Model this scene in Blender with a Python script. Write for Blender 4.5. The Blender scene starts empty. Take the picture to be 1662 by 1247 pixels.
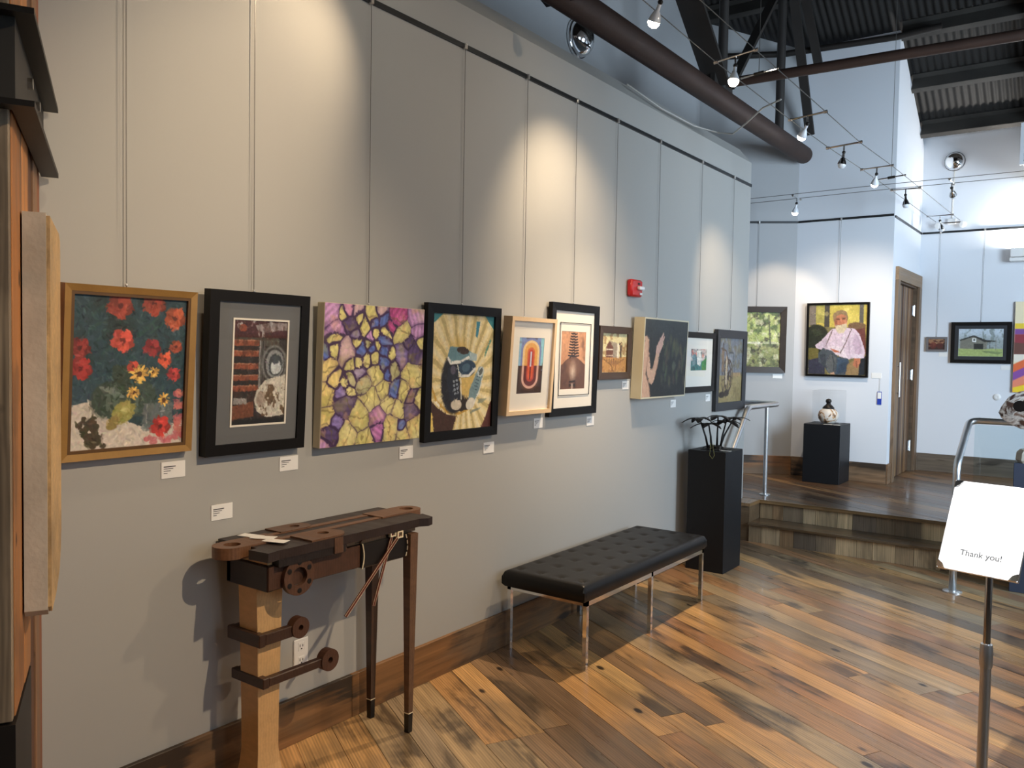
import bpy, math, random
import numpy as np
from mathutils import Matrix, Vector
random.seed(7)
SC = bpy.context.scene
COL = SC.collection
PI = math.pi

# ------------------------------------------------------------------ camera
cd = bpy.data.cameras.new('camera')
cam = bpy.data.objects.new('camera', cd); COL.objects.link(cam)
cd.sensor_fit = 'HORIZONTAL'; cd.sensor_width = 36.0; cd.lens = 1340.2 / 1662 * 36.0
cd.clip_start = 0.02; cd.clip_end = 200
cr = Vector((0.80774161, 0.58930527, 0.0165167)); cu = Vector((-0.03604786, 0.02140686, 0.99912076)); cf = Vector((-0.58843356, 0.8076268, -0.03853441))
M = Matrix((cr, cu, -cf)).transposed().to_4x4(); M.translation = Vector((2.6457, 0.0, 1.6))
cam.matrix_world = M
SC.camera = cam

# ------------------------------------------------------------------ world, exposure, daylight
w = bpy.data.worlds.new('world'); SC.world = w; w.use_nodes = True
wb = w.node_tree.nodes['Background']; wb.inputs[0].default_value = (0.62, 0.78, 1.0, 1); wb.inputs[1].default_value = 0.5
SC.view_settings.view_transform = 'Standard'; SC.view_settings.look = 'None'
SC.view_settings.gamma = 1.0; SC.view_settings.use_curve_mapping = False
SC.view_settings.exposure = 0.14
try: SC.cycles.use_denoising = True
except Exception: pass

def area_light(name, loc, target, sx, sy, power, color, spread=180):
    l = bpy.data.lights.new(name, 'AREA'); l.shape = 'RECTANGLE'; l.size = sx; l.size_y = sy; l.energy = power; l.color = color; l.spread = math.radians(spread)
    o = bpy.data.objects.new(name, l); COL.objects.link(o); o.location = loc
    d = Vector(target) - Vector(loc); o.rotation_euler = d.to_track_quat('-Z', 'Y').to_euler()
    return o
DAY = (0.66, 0.83, 1.0)
# daylight entering through the three windows of the right-hand wall
area_light('window_daylight', (5.35, 9.0, 2.3), (0.0, 9.0, 2.0), 2.0, 2.3, 8, DAY)
area_light('window_daylight', (5.35, 5.6, 2.3), (0.9, 9.2, 1.7), 2.0, 2.3, 175, DAY, 125)
area_light('window_daylight', (5.35, 2.0, 2.3), (0.6, 4.6, 1.2), 2.0, 2.3, 30, DAY)

# ------------------------------------------------------------------ material helpers
def lin(c):
    c = c / 255.0
    return c / 12.92 if c <= 0.04045 else ((c + 0.055) / 1.055) ** 2.4
def rgb(r, g, b): return (lin(r), lin(g), lin(b), 1.0)
MATS = {}
def newmat(name):
    m = bpy.data.materials.new(name); m.use_nodes = True; MATS[name] = m
    nt = m.node_tree; return m, nt, nt.nodes['Principled BSDF']
def mat(name, col, rough=0.5, metal=0.0, var=0.06, scale=6.0, bump=0.0, spec=0.5, coat=0.0, emit=None, estr=0.0):
    m, nt, b = newmat(name)
    N = nt.nodes; L = nt.links
    tc = N.new('ShaderNodeTexCoord'); no = N.new('ShaderNodeTexNoise'); no.inputs['Scale'].default_value = scale; no.inputs['Detail'].default_value = 4
    L.new(tc.outputs['Object'], no.inputs['Vector'])
    mx = N.new('ShaderNodeMix'); mx.data_type = 'RGBA'
    mx.inputs[6].default_value = (col[0]*(1-var), col[1]*(1-var), col[2]*(1-var), 1); mx.inputs[7].default_value = (min(col[0]*(1+var),1), min(col[1]*(1+var),1), min(col[2]*(1+var),1), 1)
    L.new(no.outputs['Fac'], mx.inputs[0]); L.new(mx.outputs[2], b.inputs['Base Color'])
    b.inputs['Roughness'].default_value = rough; b.inputs['Metallic'].default_value = metal
    b.inputs['Specular IOR Level'].default_value = spec; b.inputs['Coat Weight'].default_value = coat
    if bump:
        bp = N.new('ShaderNodeBump'); bp.inputs['Strength'].default_value = bump; bp.inputs['Distance'].default_value = 0.01
        n2 = N.new('ShaderNodeTexNoise'); n2.inputs['Scale'].default_value = scale * 12; L.new(tc.outputs['Object'], n2.inputs['Vector'])
        L.new(n2.outputs['Fac'], bp.inputs['Height']); L.new(bp.outputs['Normal'], b.inputs['Normal'])
    if emit: b.inputs['Emission Color'].default_value = emit; b.inputs['Emission Strength'].default_value = estr
    return m
def wood(name, rough=0.4, grain=0.5, stain=0.5, knots=True, coat=0.0, stretch=1.0, sat=1.0, st0=0.56):
    """base colour comes from the object's own colour; grain runs along local X"""
    m, nt, b = newmat(name); N = nt.nodes; L = nt.links
    tc = N.new('ShaderNodeTexCoord'); oi = N.new('ShaderNodeObjectInfo')
    mul = N.new('ShaderNodeMath'); mul.operation = 'MULTIPLY'; mul.inputs[1].default_value = 37.0; L.new(oi.outputs['Random'], mul.inputs[0])
    add = N.new('ShaderNodeVectorMath'); add.operation = 'ADD'; L.new(tc.outputs['Object'], add.inputs[0]); L.new(mul.outputs[0], add.inputs[1])
    def mapped(s):
        mp = N.new('ShaderNodeMapping'); mp.inputs['Scale'].default_value = s; L.new(add.outputs[0], mp.inputs['Vector']); return mp.outputs[0]
    def noise(s, detail=4, dist=0.0):
        n = N.new('ShaderNodeTexNoise'); n.inputs['Scale'].default_value = 1.0; n.inputs['Detail'].default_value = detail; n.inputs['Distortion'].default_value = dist
        L.new(mapped(s), n.inputs['Vector']); return n.outputs['Fac']
    def ramp(src, p0, p1, v0=0.0, v1=1.0):
        r = N.new('ShaderNodeMapRange'); r.inputs['From Min'].default_value = p0; r.inputs['From Max'].default_value = p1
        r.inputs['To Min'].default_value = v0; r.inputs['To Max'].default_value = v1; L.new(src, r.inputs['Value']); return r.outputs[0]
    fine = noise((5*stretch, 120, 120), 3); mid = noise((1.3*stretch, 22, 22), 4, 0.6); big = noise((1.7*stretch, 4.4, 4.4), 6, 0.5)
    wv = N.new('ShaderNodeTexWave'); wv.wave_type = 'BANDS'; wv.bands_direction = 'Y'; wv.inputs['Scale'].default_value = 1.0
    wv.inputs['Distortion'].default_value = 7.0; wv.inputs['Detail'].default_value = 2.0; wv.inputs['Detail Scale'].default_value = 0.8
    L.new(mapped((1.2*stretch, 26, 26)), wv.inputs['Vector'])
    def mixv(a, c, f):
        x = N.new('ShaderNodeMix'); x.data_type = 'FLOAT'; x.inputs[0].default_value = f; L.new(a, x.inputs[2]); L.new(c, x.inputs[3]); return x.outputs[0]
    streak = noise((0.5*stretch, 45, 45), 3, 0.3)
    g = mixv(mixv(ramp(mid, .25, .75), wv.outputs['Fac'], 0.40), mixv(ramp(fine, .25, .75), ramp(streak, .3, .7), 0.5), 0.45)
    val = ramp(g, 0.15, 0.85, 1.0 - grain, 1.0 + grain * 0.75)
    vm = N.new('ShaderNodeVectorMath'); vm.operation = 'SCALE'; L.new(oi.outputs['Color'], vm.inputs[0]); L.new(val, vm.inputs['Scale'])
    cur = vm.outputs[0]
    if stain:
        hue = noise((1.3*stretch, 3.2, 3.2), 5, 0.4)
        mx = N.new('ShaderNodeMix'); mx.data_type = 'RGBA'; mx.inputs[7].default_value = rgb(104, 92, 76)
        L.new(ramp(hue, .48, .62, 0.0, 0.75 * stain), mx.inputs[0]); L.new(cur, mx.inputs[6]); cur = mx.outputs[2]
        mx = N.new('ShaderNodeMix'); mx.data_type = 'RGBA'; mx.inputs[7].default_value = rgb(54, 44, 35)
        L.new(ramp(mixv(big, streak, 0.25), st0, st0 + 0.08, 0.0, min(1.0, stain * 1.15)), mx.inputs[0]); L.new(cur, mx.inputs[6]); cur = mx.outputs[2]
    if knots:
        vo = N.new('ShaderNodeTexVoronoi'); vo.inputs['Scale'].default_value = 1.0; L.new(mapped((2.6*stretch, 5.2, 5.2)), vo.inputs['Vector'])
        mx = N.new('ShaderNodeMix'); mx.data_type = 'RGBA'; mx.inputs[7].default_value = rgb(34, 24, 18)
        L.new(ramp(vo.outputs['Distance'], .06, .10, 0.95, 0.0), mx.inputs[0]); L.new(cur, mx.inputs[6]); cur = mx.outputs[2]
    L.new(cur, b.inputs['Base Color'])
    L.new(ramp(mid, .2, .8, rough * 0.8, rough * 1.25), b.inputs['Roughness'])
    b.inputs['Coat Weight'].default_value = coat; b.inputs['Coat Roughness'].default_value = 0.12
    bp = N.new('ShaderNodeBump'); bp.inputs['Strength'].default_value = 0.12; bp.inputs['Distance'].default_value = 0.004
    L.new(g, bp.inputs['Height']); L.new(bp.outputs['Normal'], b.inputs['Normal'])
    return m
def glassmat(name, tint=(1, 1, 1, 1), refl=1.0):
    m = bpy.data.materials.new(name); m.use_nodes = True; nt = m.node_tree; N = nt.nodes; L = nt.links
    N.remove(N['Principled BSDF']); out = N['Material Output']
    tr = N.new('ShaderNodeBsdfTransparent'); tr.inputs[0].default_value = tint; gl = N.new('ShaderNodeBsdfGlossy'); gl.inputs['Roughness'].default_value = 0.02
    fr = N.new('ShaderNodeFresnel'); fr.inputs[0].default_value = 1.45; mu = N.new('ShaderNodeMath'); mu.operation = 'MULTIPLY'; mu.inputs[1].default_value = refl
    ge=N.new('ShaderNodeNewGeometry'); iv=N.new('ShaderNodeMath'); iv.operation='SUBTRACT'; iv.inputs[0].default_value=1.0; L.new(ge.outputs['Backfacing'],iv.inputs[1]); m2=N.new('ShaderNodeMath'); m2.operation='MULTIPLY'; L.new(fr.outputs[0],m2.inputs[0]); L.new(iv.outputs[0],m2.inputs[1]); L.new(m2.outputs[0], mu.inputs[0]); mx = N.new('ShaderNodeMixShader'); L.new(mu.outputs[0], mx.inputs[0]); L.new(tr.outputs[0], mx.inputs[1]); L.new(gl.outputs[0], mx.inputs[2])
    L.new(mx.outputs[0], out.inputs[0]); MATS[name] = m; return m
def emitmat(name, col, s):
    m = bpy.data.materials.new(name); m.use_nodes = True; nt = m.node_tree; N = nt.nodes; N.remove(N['Principled BSDF'])
    e = N.new('ShaderNodeEmission'); e.inputs[0].default_value = col; e.inputs[1].default_value = s
    nt.links.new(e.outputs[0], N['Material Output'].inputs[0]); MATS[name] = m; return m
def paintmat():
    m, nt, b = newmat('painted_picture'); N = nt.nodes; L = nt.links
    a = N.new('ShaderNodeAttribute'); a.attribute_name = 'paint'; L.new(a.outputs['Color'], b.inputs['Base Color'])
    b.inputs['Roughness'].default_value = 0.55
    n = N.new('ShaderNodeTexNoise'); n.inputs['Scale'].default_value = 140; n.inputs['Detail'].default_value = 3
    tc = N.new('ShaderNodeTexCoord'); L.new(tc.outputs['Object'], n.inputs['Vector'])
    bp = N.new('ShaderNodeBump'); bp.inputs['Strength'].default_value = 0.15; bp.inputs['Distance'].default_value = 0.003; L.new(n.outputs['Fac'], bp.inputs['Height']); L.new(bp.outputs['Normal'], b.inputs['Normal'])
    return m

WALLC = rgb(168, 167, 163)
m_wall = mat('gallery_wall_paint', WALLC, 0.75, var=0.02, scale=1.2, bump=0.03)
m_wallwhite = mat('pale_wall_paint', rgb(222, 225, 230), 0.7, var=0.015, scale=1.2, bump=0.02)
m_uppershade = mat('upper_paint_and_angled_shade', rgb(172, 173, 174), 0.8, var=0.03, scale=1.0)
m_floorw = wood('reclaimed_floor_boards', 0.30, 0.62, 0.72, True, 0.2, st0=0.548)
m_riserw = wood('reclaimed_riser_boards', 0.5, 0.45, 0.5, False, 0.0, st0=0.58)
m_basew = wood('reclaimed_baseboard', 0.5, 0.5, 0.85, False, 0.0, st0=0.50)
m_pierw = wood('reclaimed_pier_boards', 0.6, 0.5, 0.35, True, 0.0, 1.5)
m_furn = wood('walnut_furniture', 0.42, 0.30, 0.0, False, 0.05, 2.0)
m_maple = wood('curly_maple', 0.38, 0.14, 0.0, False, 0.1, 12.0)
m_frame = wood('stained_frame_wood', 0.4, 0.25, 0.0, False, 0.0, 2.0)
m_black = mat('black_frame_lacquer', rgb(20, 18, 17), 0.42, var=0.1, spec=0.2)
m_blackped = mat('black_pedestal_paint', rgb(24, 25, 28), 0.5, var=0.08, scale=3, spec=0.3)
m_navyped = mat('slate_blue_pedestal_paint', rgb(62, 70, 88), 0.5, var=0.05)
m_leather = mat('black_leather', rgb(20, 19, 19), 0.42, var=0.1, scale=20, bump=0.08, spec=0.3)
m_chrome = mat('polished_chrome', (0.78, 0.78, 0.78, 1), 0.09, 1.0, var=0.02)
m_steel = mat('brushed_steel', (0.76, 0.77, 0.78, 1), 0.36, 1.0, var=0.04, scale=30)
m_nickel = mat('satin_nickel', (0.66, 0.64, 0.62, 1), 0.32, 1.0, var=0.03)
m_dsteel = mat('blackened_steel', rgb(40, 36, 33), 0.5, 0.3, var=0.25, scale=9)
m_rust = mat('rusty_pipe_steel', rgb(62, 44, 36), 0.62, 0.2, var=0.35, scale=5, bump=0.1)
m_truss = mat('dark_truss_steel', rgb(52, 48, 45), 0.6, 0.2, var=0.3, scale=5)
m_purlin = mat('weathered_purlin_steel', rgb(58, 55, 51), 0.7, 0.1, var=0.45, scale=4)
m_sheet = mat('dark_corrugated_sheet', rgb(40, 37, 34), 0.7, 0.1, var=0.3, scale=3)
m_white = mat('white_card', rgb(238, 236, 232), 0.6, var=0.01)
m_whiteplast = mat('white_plastic', rgb(232, 231, 228), 0.4, var=0.01)
m_print = mat('grey_print', rgb(70, 70, 72), 0.7)
m_faint = mat('faint_print', rgb(205, 205, 208), 0.7)
m_red = mat('red_alarm_plastic', rgb(190, 34, 34), 0.35, var=0.05)
m_clear = mat('clear_lens', rgb(225, 228, 232), 0.15, var=0.03)
m_gold = mat('antique_gold_leaf', rgb(164, 124, 66), 0.38, 0.35, var=0.22, scale=14, bump=0.05)
m_golddk = mat('dark_gold_leaf', rgb(98, 70, 38), 0.45, 0.2, var=0.25, scale=14)
m_cream = mat('cream_canvas_edge', rgb(206, 196, 168), 0.6, var=0.05)
m_mapleframe = mat('pale_maple_frame', rgb(222, 192, 152), 0.45, var=0.08, scale=20)
m_matgrey = mat('grey_mat_board', rgb(104, 106, 108), 0.8, var=0.02)
m_matwhite = mat('white_mat_board', rgb(236, 230, 218), 0.8, var=0.01)
m_slate = mat('charcoal_frame_paint', rgb(44, 46, 50), 0.5, var=0.1)
m_greyframe = mat('pewter_frame', rgb(118, 114, 114), 0.45, 0.2, var=0.15)
m_wire = mat('steel_cable', rgb(110, 108, 104), 0.4, 0.6, var=0.05)
m_wcable = mat('white_cord', rgb(190, 190, 186), 0.6)
m_raildk = mat('dark_rail_aluminium', rgb(58, 60, 62), 0.35, 0.7, var=0.1)
m_bronze = mat('dark_bronze', rgb(38, 33, 30), 0.4, 0.5, var=0.3, scale=25)
m_stone = mat('pale_rough_stone', rgb(176, 172, 160), 0.85, var=0.3, scale=18, bump=0.4)
m_blue = mat('blue_ribbon', rgb(38, 66, 168), 0.5)
m_ivory = mat('ivory_inlay', rgb(228, 212, 180), 0.45)
m_oxblood = mat('oxblood_leather', rgb(96, 42, 30), 0.45, var=0.15)
m_ebony = mat('ebony', rgb(20, 17, 16), 0.35, var=0.15)
m_vent = mat('white_vent_enamel', rgb(205, 208, 212), 0.4)
m_duct = mat('galvanised_duct', rgb(140, 146, 150), 0.4, 0.5, var=0.12, scale=4)
m_glass = glassmat('clear_glass'); m_picglass = glassmat('picture_glass', (0.98, 0.98, 0.98, 1), 0.55); m_acrylic = glassmat('clear_acrylic', (0.985, 0.988, 0.99, 1), 0.8)
m_guard = glassmat('guard_glass', (0.90, 0.95, 0.96, 1), 2.0)
m_bulb = emitmat('lit_bulb', (1.0, 0.88, 0.68, 1), 60.0)
m_bulbcool = emitmat('lit_bulb_glow', (1.0, 0.97, 0.9, 1), 18.0)
m_paint = paintmat()

# ------------------------------------------------------------------ geometry helpers
class MB:
    def __init__(s): s.v = []; s.f = []
    def add(s, vs, fs):
        k = len(s.v); s.v += [tuple(v) for v in vs]; s.f += [tuple(i + k for i in f) for f in fs]; return s
    def box(s, x0, x1, y0, y1, z0, z1):
        return s.add([(x0,y0,z0),(x1,y0,z0),(x1,y1,z0),(x0,y1,z0),(x0,y0,z1),(x1,y0,z1),(x1,y1,z1),(x0,y1,z1)],
                     [(0,3,2,1),(4,5,6,7),(0,1,5,4),(1,2,6,5),(2,3,7,6),(3,0,4,7)])
    def bbox(s, x0, x1, y0, y1, z0, z1, b=0.004):
        """box with chamfered edges on all sides"""
        X=(x0,x1);Y=(y0,y1);Z=(z0,z1); vs=[]; idx={}
        for i in (0,1):
            for j in (0,1):
                for k in (0,1):
                    sx=(1 if i==0 else -1); sy=(1 if j==0 else -1); sz=(1 if k==0 else -1)
                    for a,d in enumerate(((0,sy*b,sz*b),(sx*b,0,sz*b),(sx*b,sy*b,0))):
                        idx[i,j,k,a]=len(vs); vs.append((X[i]+d[0],Y[j]+d[1],Z[k]+d[2]))
        F=[]
        def q(l,n):
            p=[Vector(vs[i]) for i in l]; nn=(p[1]-p[0]).cross(p[2]-p[0])
            F.append(tuple(l) if nn.dot(Vector(n))>0 else tuple(reversed(l)))
        for i in (0,1):
            n=-1 if i==0 else 1
            q([idx[i,0,0,0],idx[i,1,0,0],idx[i,1,1,0],idx[i,0,1,0]],(n,0,0))
            q([idx[0,i,0,1],idx[1,i,0,1],idx[1,i,1,1],idx[0,i,1,1]],(0,n,0))
            q([idx[0,0,i,2],idx[1,0,i,2],idx[1,1,i,2],idx[0,1,i,2]],(0,0,n))
            for j in (0,1):
                m=-1 if j==0 else 1
                q([idx[i,j,0,0],idx[i,j,1,0],idx[i,j,1,1],idx[i,j,0,1]],(n,m,0))
                q([idx[i,0,j,0],idx[i,1,j,0],idx[i,1,j,2],idx[i,0,j,2]],(n,0,m))
                q([idx[0,i,j,1],idx[1,i,j,1],idx[1,i,j,2],idx[0,i,j,2]],(0,n,m))
                for k in (0,1): q([idx[i,j,k,0],idx[i,j,k,1],idx[i,j,k,2]],(n,m,-1 if k==0 else 1))
        return s.add(vs,F)
    def ring(s, c, u, v, r, n, ru=1.0, rv=1.0):
        return [tuple(Vector(c) + Vector(u) * (math.cos(2*PI*i/n) * r * ru) + Vector(v) * (math.sin(2*PI*i/n) * r * rv)) for i in range(n)]
    def tube(s, pts, r, n=8, cap=True):
        P = [Vector(p) for p in pts]; R = r if isinstance(r, (list, tuple)) else [r] * len(P)
        vs = []; prev = None
        for i, p in enumerate(P):
            t = (P[min(i+1, len(P)-1)] - P[max(i-1, 0)]).normalized()
            if prev is None:
                a = Vector((0,0,1)) if abs(t.z) < 0.9 else Vector((1,0,0)); u = t.cross(a).normalized()
            else: u = (prev - t * prev.dot(t)).normalized()
            prev = u; vv = t.cross(u); vs += s.ring(p, u, vv, R[i], n)
        fs = [(i*n+j, i*n+(j+1)%n, (i+1)*n+(j+1)%n, (i+1)*n+j) for i in range(len(P)-1) for j in range(n)]
        if cap: fs += [tuple(reversed(range(n))), tuple(range((len(P)-1)*n, len(P)*n))]
        return s.add(vs, fs)
    def beam(s, p0, p1, wd, ht, up=(0,0,1)):
        p0=Vector(p0);p1=Vector(p1);t=(p1-p0).normalized();u=t.cross(Vector(up)).normalized();v=u.cross(t)
        vs=[]
        for p in (p0,p1):
            for a,b in ((-1,-1),(1,-1),(1,1),(-1,1)): vs.append(tuple(p+u*(a*wd/2)+v*(b*ht/2)))
        return s.add(vs,[(3,2,1,0),(4,5,6,7),(0,1,5,4),(1,2,6,5),(2,3,7,6),(3,0,4,7)])
    def lathe(s, prof, c=(0,0,0), n=20, axis=(0,0,1), wob=None):
        ax=Vector(axis).normalized(); a=Vector((1,0,0)) if abs(ax.x)<0.9 else Vector((0,1,0)); u=(a-ax*a.dot(ax)).normalized(); v=ax.cross(u); vs=[]
        for k,(r,h) in enumerate(prof):
            for i in range(n):
                rr=r*(wob(i/n,k/len(prof)) if wob else 1.0)
                vs.append(tuple(Vector(c)+ax*h+u*(rr*math.cos(2*PI*i/n))+v*(rr*math.sin(2*PI*i/n))))
        m=len(prof)
        fs=[(k*n+i,k*n+(i+1)%n,(k+1)*n+(i+1)%n,(k+1)*n+i) for k in range(m-1) for i in range(n)]
        if prof[0][0]>1e-6: fs.append(tuple(reversed(range(n))))
        if prof[-1][0]>1e-6: fs.append(tuple(range((m-1)*n,m*n)))
        return s.add(vs,fs)
    def prism(s, poly, a0, a1, fn):
        """poly of (p,q); fn(p,q,a)->xyz"""
        n=len(poly); vs=[fn(p,q,a0) for p,q in poly]+[fn(p,q,a1) for p,q in poly]
        return s.add(vs,[tuple(reversed(range(n))),tuple(range(n,2*n))]+[(i,(i+1)%n,n+(i+1)%n,n+i) for i in range(n)])
    def ringplate(s, outer, inner, a0, a1, fn):
        """plate with one hole; outer and inner loops of equal count"""
        n=len(outer); vs=[fn(p,q,a) for a in (a0,a1) for L_ in (outer,inner) for p,q in L_]; fs=[]
        for i in range(n):
            j=(i+1)%n
            fs+= [(i,n+i,n+j,j),(2*n+i,2*n+j,3*n+j,3*n+i),(i,j,2*n+j,2*n+i),(n+j,n+i,3*n+i,3*n+j)]
        return s.add(vs,fs)
    def build(s, name, m, parent=None, color=None, smooth=False, local=False, loc=None, rot=None):
        me = bpy.data.meshes.new(name)
        off = Vector((0,0,0))
        if parent is not None and not local: off = WORIG.get(parent.name, Vector((0,0,0)))
        if loc is not None and not local: off = Vector(loc)
        me.from_pydata([tuple(Vector(v) - off) for v in s.v], [], s.f); me.update()
        import bmesh
        bm = bmesh.new(); bm.from_mesh(me); bmesh.ops.recalc_face_normals(bm, faces=bm.faces); bm.to_mesh(me); bm.free()
        if smooth:
            me.polygons.foreach_set('use_smooth', [True] * len(me.polygons))
            if smooth == 'auto':
                try: me.set_sharp_from_angle(angle=math.radians(40))
                except Exception: pass
        if m: me.materials.append(m)
        o = bpy.data.objects.new(name, me); COL.objects.link(o)
        if parent is not None: o.parent = parent; WORIG[o.name] = WORIG.get(parent.name, Vector((0,0,0)))
        else: WORIG[o.name] = off
        if parent is None and loc is not None: o.location = loc
        if parent is not None and local and loc is not None: o.location = loc
        if rot is not None: o.rotation_euler = rot
        if color is not None: o.color = (color[0], color[1], color[2], 1)
        return o
WORIG = {}
def thing(name, label, cat, loc, group=None, rot=None):
    o = bpy.data.objects.new(name, None); COL.objects.link(o); o.location = loc; o.empty_display_size = 0.05
    if rot: o.rotation_euler = rot
    WORIG[o.name] = Vector(loc); tag(o, label, cat, group); return o
def tag(o, label=None, cat=None, group=None, kind=None):
    if label: o['label'] = label
    if cat: o['category'] = cat
    if group: o['group'] = group
    if kind: o['kind'] = kind
    return o
def struct(o, label=None): o['kind'] = 'structure'; (label and o.__setitem__('label', label)); return o
def fillet(pts, r, n=6):
    out=[Vector(pts[0])]
    for i in range(1,len(pts)-1):
        a,b,c=Vector(pts[i-1]),Vector(pts[i]),Vector(pts[i+1]); d0=(a-b).normalized(); d1=(c-b).normalized()
        for k in range(n+1):
            t=k/n; p0=b+d0*r; p1=b+d1*r; out.append((1-t)**2*p0+2*t*(1-t)*b+t*t*p1)
    out.append(Vector(pts[-1])); return out
def circ(cx, cy, r, n=24, a0=0.0): return [(cx+r*math.cos(a0+2*PI*i/n), cy+r*math.sin(a0+2*PI*i/n)) for i in range(n)]

# ------------------------------------------------------------------ the setting
PLAT = 0.33
struct(MB().box(-0.14, 0, -3.5, 7.16, 0, 3.30).build('wall_left', m_wall), 'long grey gallery wall hung with a row of pictures')
struct(MB().add([(0,-3.5,3.3),(0,7.16,3.3),(-0.14,7.16,3.3),(-0.14,-3.5,3.3),(-0.115,-3.5,3.435),(-0.115,7.16,3.435),(-0.14,7.16,3.435),(-0.14,-3.5,3.435)],
    [(0,1,2,3),(4,7,6,5),(0,4,5,1),(1,5,6,2),(2,6,7,3),(3,7,4,0)]).build('trim_1', m_wall), 'sloped grey cap along the top of the gallery wall')
struct(MB().box(-1.2, -1.05, -3.5, 8.42, 0, 9.0).build('wall_back_left', m_uppershade), 'tall grey outer wall above and behind the gallery wall')
# angled wall, portrait wall, door wall, far wall
cA = Vector((-0.14, 8.95)); cdir = Vector((-0.87, -0.5)).normalized(); cB = cA + cdir * 1.15; cn = Vector((-0.5, 0.87)).normalized() * 0.12
def vwall(name, a, b, nrm, z0, z1a, z1b, m):
    vs=[(a.x,a.y,z0),(b.x,b.y,z0),(b.x+nrm.x,b.y+nrm.y,z0),(a.x+nrm.x,a.y+nrm.y,z0),(a.x,a.y,z1a),(b.x,b.y,z1b),(b.x+nrm.x,b.y+nrm.y,z1b),(a.x+nrm.x,a.y+nrm.y,z1a)]
    return MB().add(vs,[(0,3,2,1),(4,5,6,7),(0,1,5,4),(1,2,6,5),(2,3,7,6),(3,0,4,7)]).build(name,m)
struct(vwall('wall_angled', cA, cB, cn, 0.0, 4.85, 5.2, m_uppershade), 'angled pale wall behind the landing with the forest picture')  # darker grey than the portrait wall puts its weaker daylight into the colour
struct(vwall('wall_portrait', Vector((-0.14,8.95)), Vector((0.70,8.95)), Vector((0,0.12)), 0.0, 4.85, 4.85, m_wallwhite), 'pale wall of the landing with the portrait')
# wall with the door: pieces around the opening
DY0, DY1, DZ = 9.17, 10.22, 2.40
struct(MB().box(0.70,0.82,8.95,DY0,0,4.0).box(0.70,0.82,DY1,10.344,0,4.0).box(0.70,0.82,DY0,DY1,DZ,4.0).add(
    [(0.70,8.95,4.0),(0.82,8.95,4.0),(0.82,10.344,4.0),(0.70,10.344,4.0),(0.70,8.95,4.85),(0.82,8.95,4.85),(0.82,10.344,4.01),(0.70,10.344,4.01)],
    [(4,5,6,7),(0,1,5,4),(1,2,6,5),(2,3,7,6),(3,0,4,7)]).build('wall_door', m_wallwhite), 'pale blue-white wall holding the plank door')
struct(MB().box(0.70,5.6,10.345,10.47,0,4.3).build('wall_far', m_wallwhite), 'pale far wall with the barn picture')
# right wall with three window openings, front wall (both outside the frame)
RW = MB(); ys=[-3.5,1.0,3.0,4.6,6.6,8.0,10.0,10.34]
for i in range(len(ys)-1):
    if i%2==0: RW.box(5.5,5.65,ys[i],ys[i+1],0,9)
    else: RW.box(5.5,5.65,ys[i],ys[i+1],0,1.1); RW.box(5.5,5.65,ys[i],ys[i+1],3.5,9)
struct(RW.build('wall_right', m_wallwhite))
for i,(a,b) in enumerate(((1.0,3.0),(4.6,6.6),(8.0,10.0))):
    wf=MB()
    for z in (1.12,2.3,3.48): wf.box(5.53,5.6,a,b,z-.03,z+.03)
    for y in (a+.03,(a+b)/2,b-.03): wf.box(5.53,5.6,y-.03,y+.03,1.1,3.5)
    struct(wf.build('window_%d'%(i+1), m_truss))
struct(MB().box(-1.2,5.65,-3.65,-3.5,0,9).build('wall_front', m_wallwhite))

# ---- floors: every board is its own piece, laid at 29 degrees to the wall
TH = math.radians(-29.0); DX, DYv = math.cos(TH), math.sin(TH); NX, NY = -math.sin(TH), math.cos(TH)
def clip(poly, a, b, c):      # keep a*x+b*y<=c
    out=[]
    for i in range(len(poly)):
        p,q=poly[i],poly[(i+1)%len(poly)]; dp=a*p[0]+b*p[1]-c; dq=a*q[0]+b*q[1]-c
        if dp<=0: out.append(p)
        if dp*dq<0: t=dp/(dp-dq); out.append((p[0]+(q[0]-p[0])*t,p[1]+(q[1]-p[1])*t))
    return out
PAL = [((202,158,104),3.0),((190,146,96),3),((168,126,86),2.8),((172,146,110),2.6),((152,132,106),2.4),((138,110,82),2.2),((122,98,76),1.2),((168,122,84),1.6),((212,172,116),1.6)]
def pick(rng, pal=PAL):
    t=rng.random()*sum(w for _,w in pal)
    for c,w in pal:
        t-=w
        if t<=0: break
    k=rng.uniform(.88,1.12); return tuple(min(1,lin(v)*k) for v in c)
PAL2=[((132,96,62),3),((112,80,54),3),((92,66,46),2.6),((148,110,72),2),((104,86,66),1.6),((78,58,42),1.6)]
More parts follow.
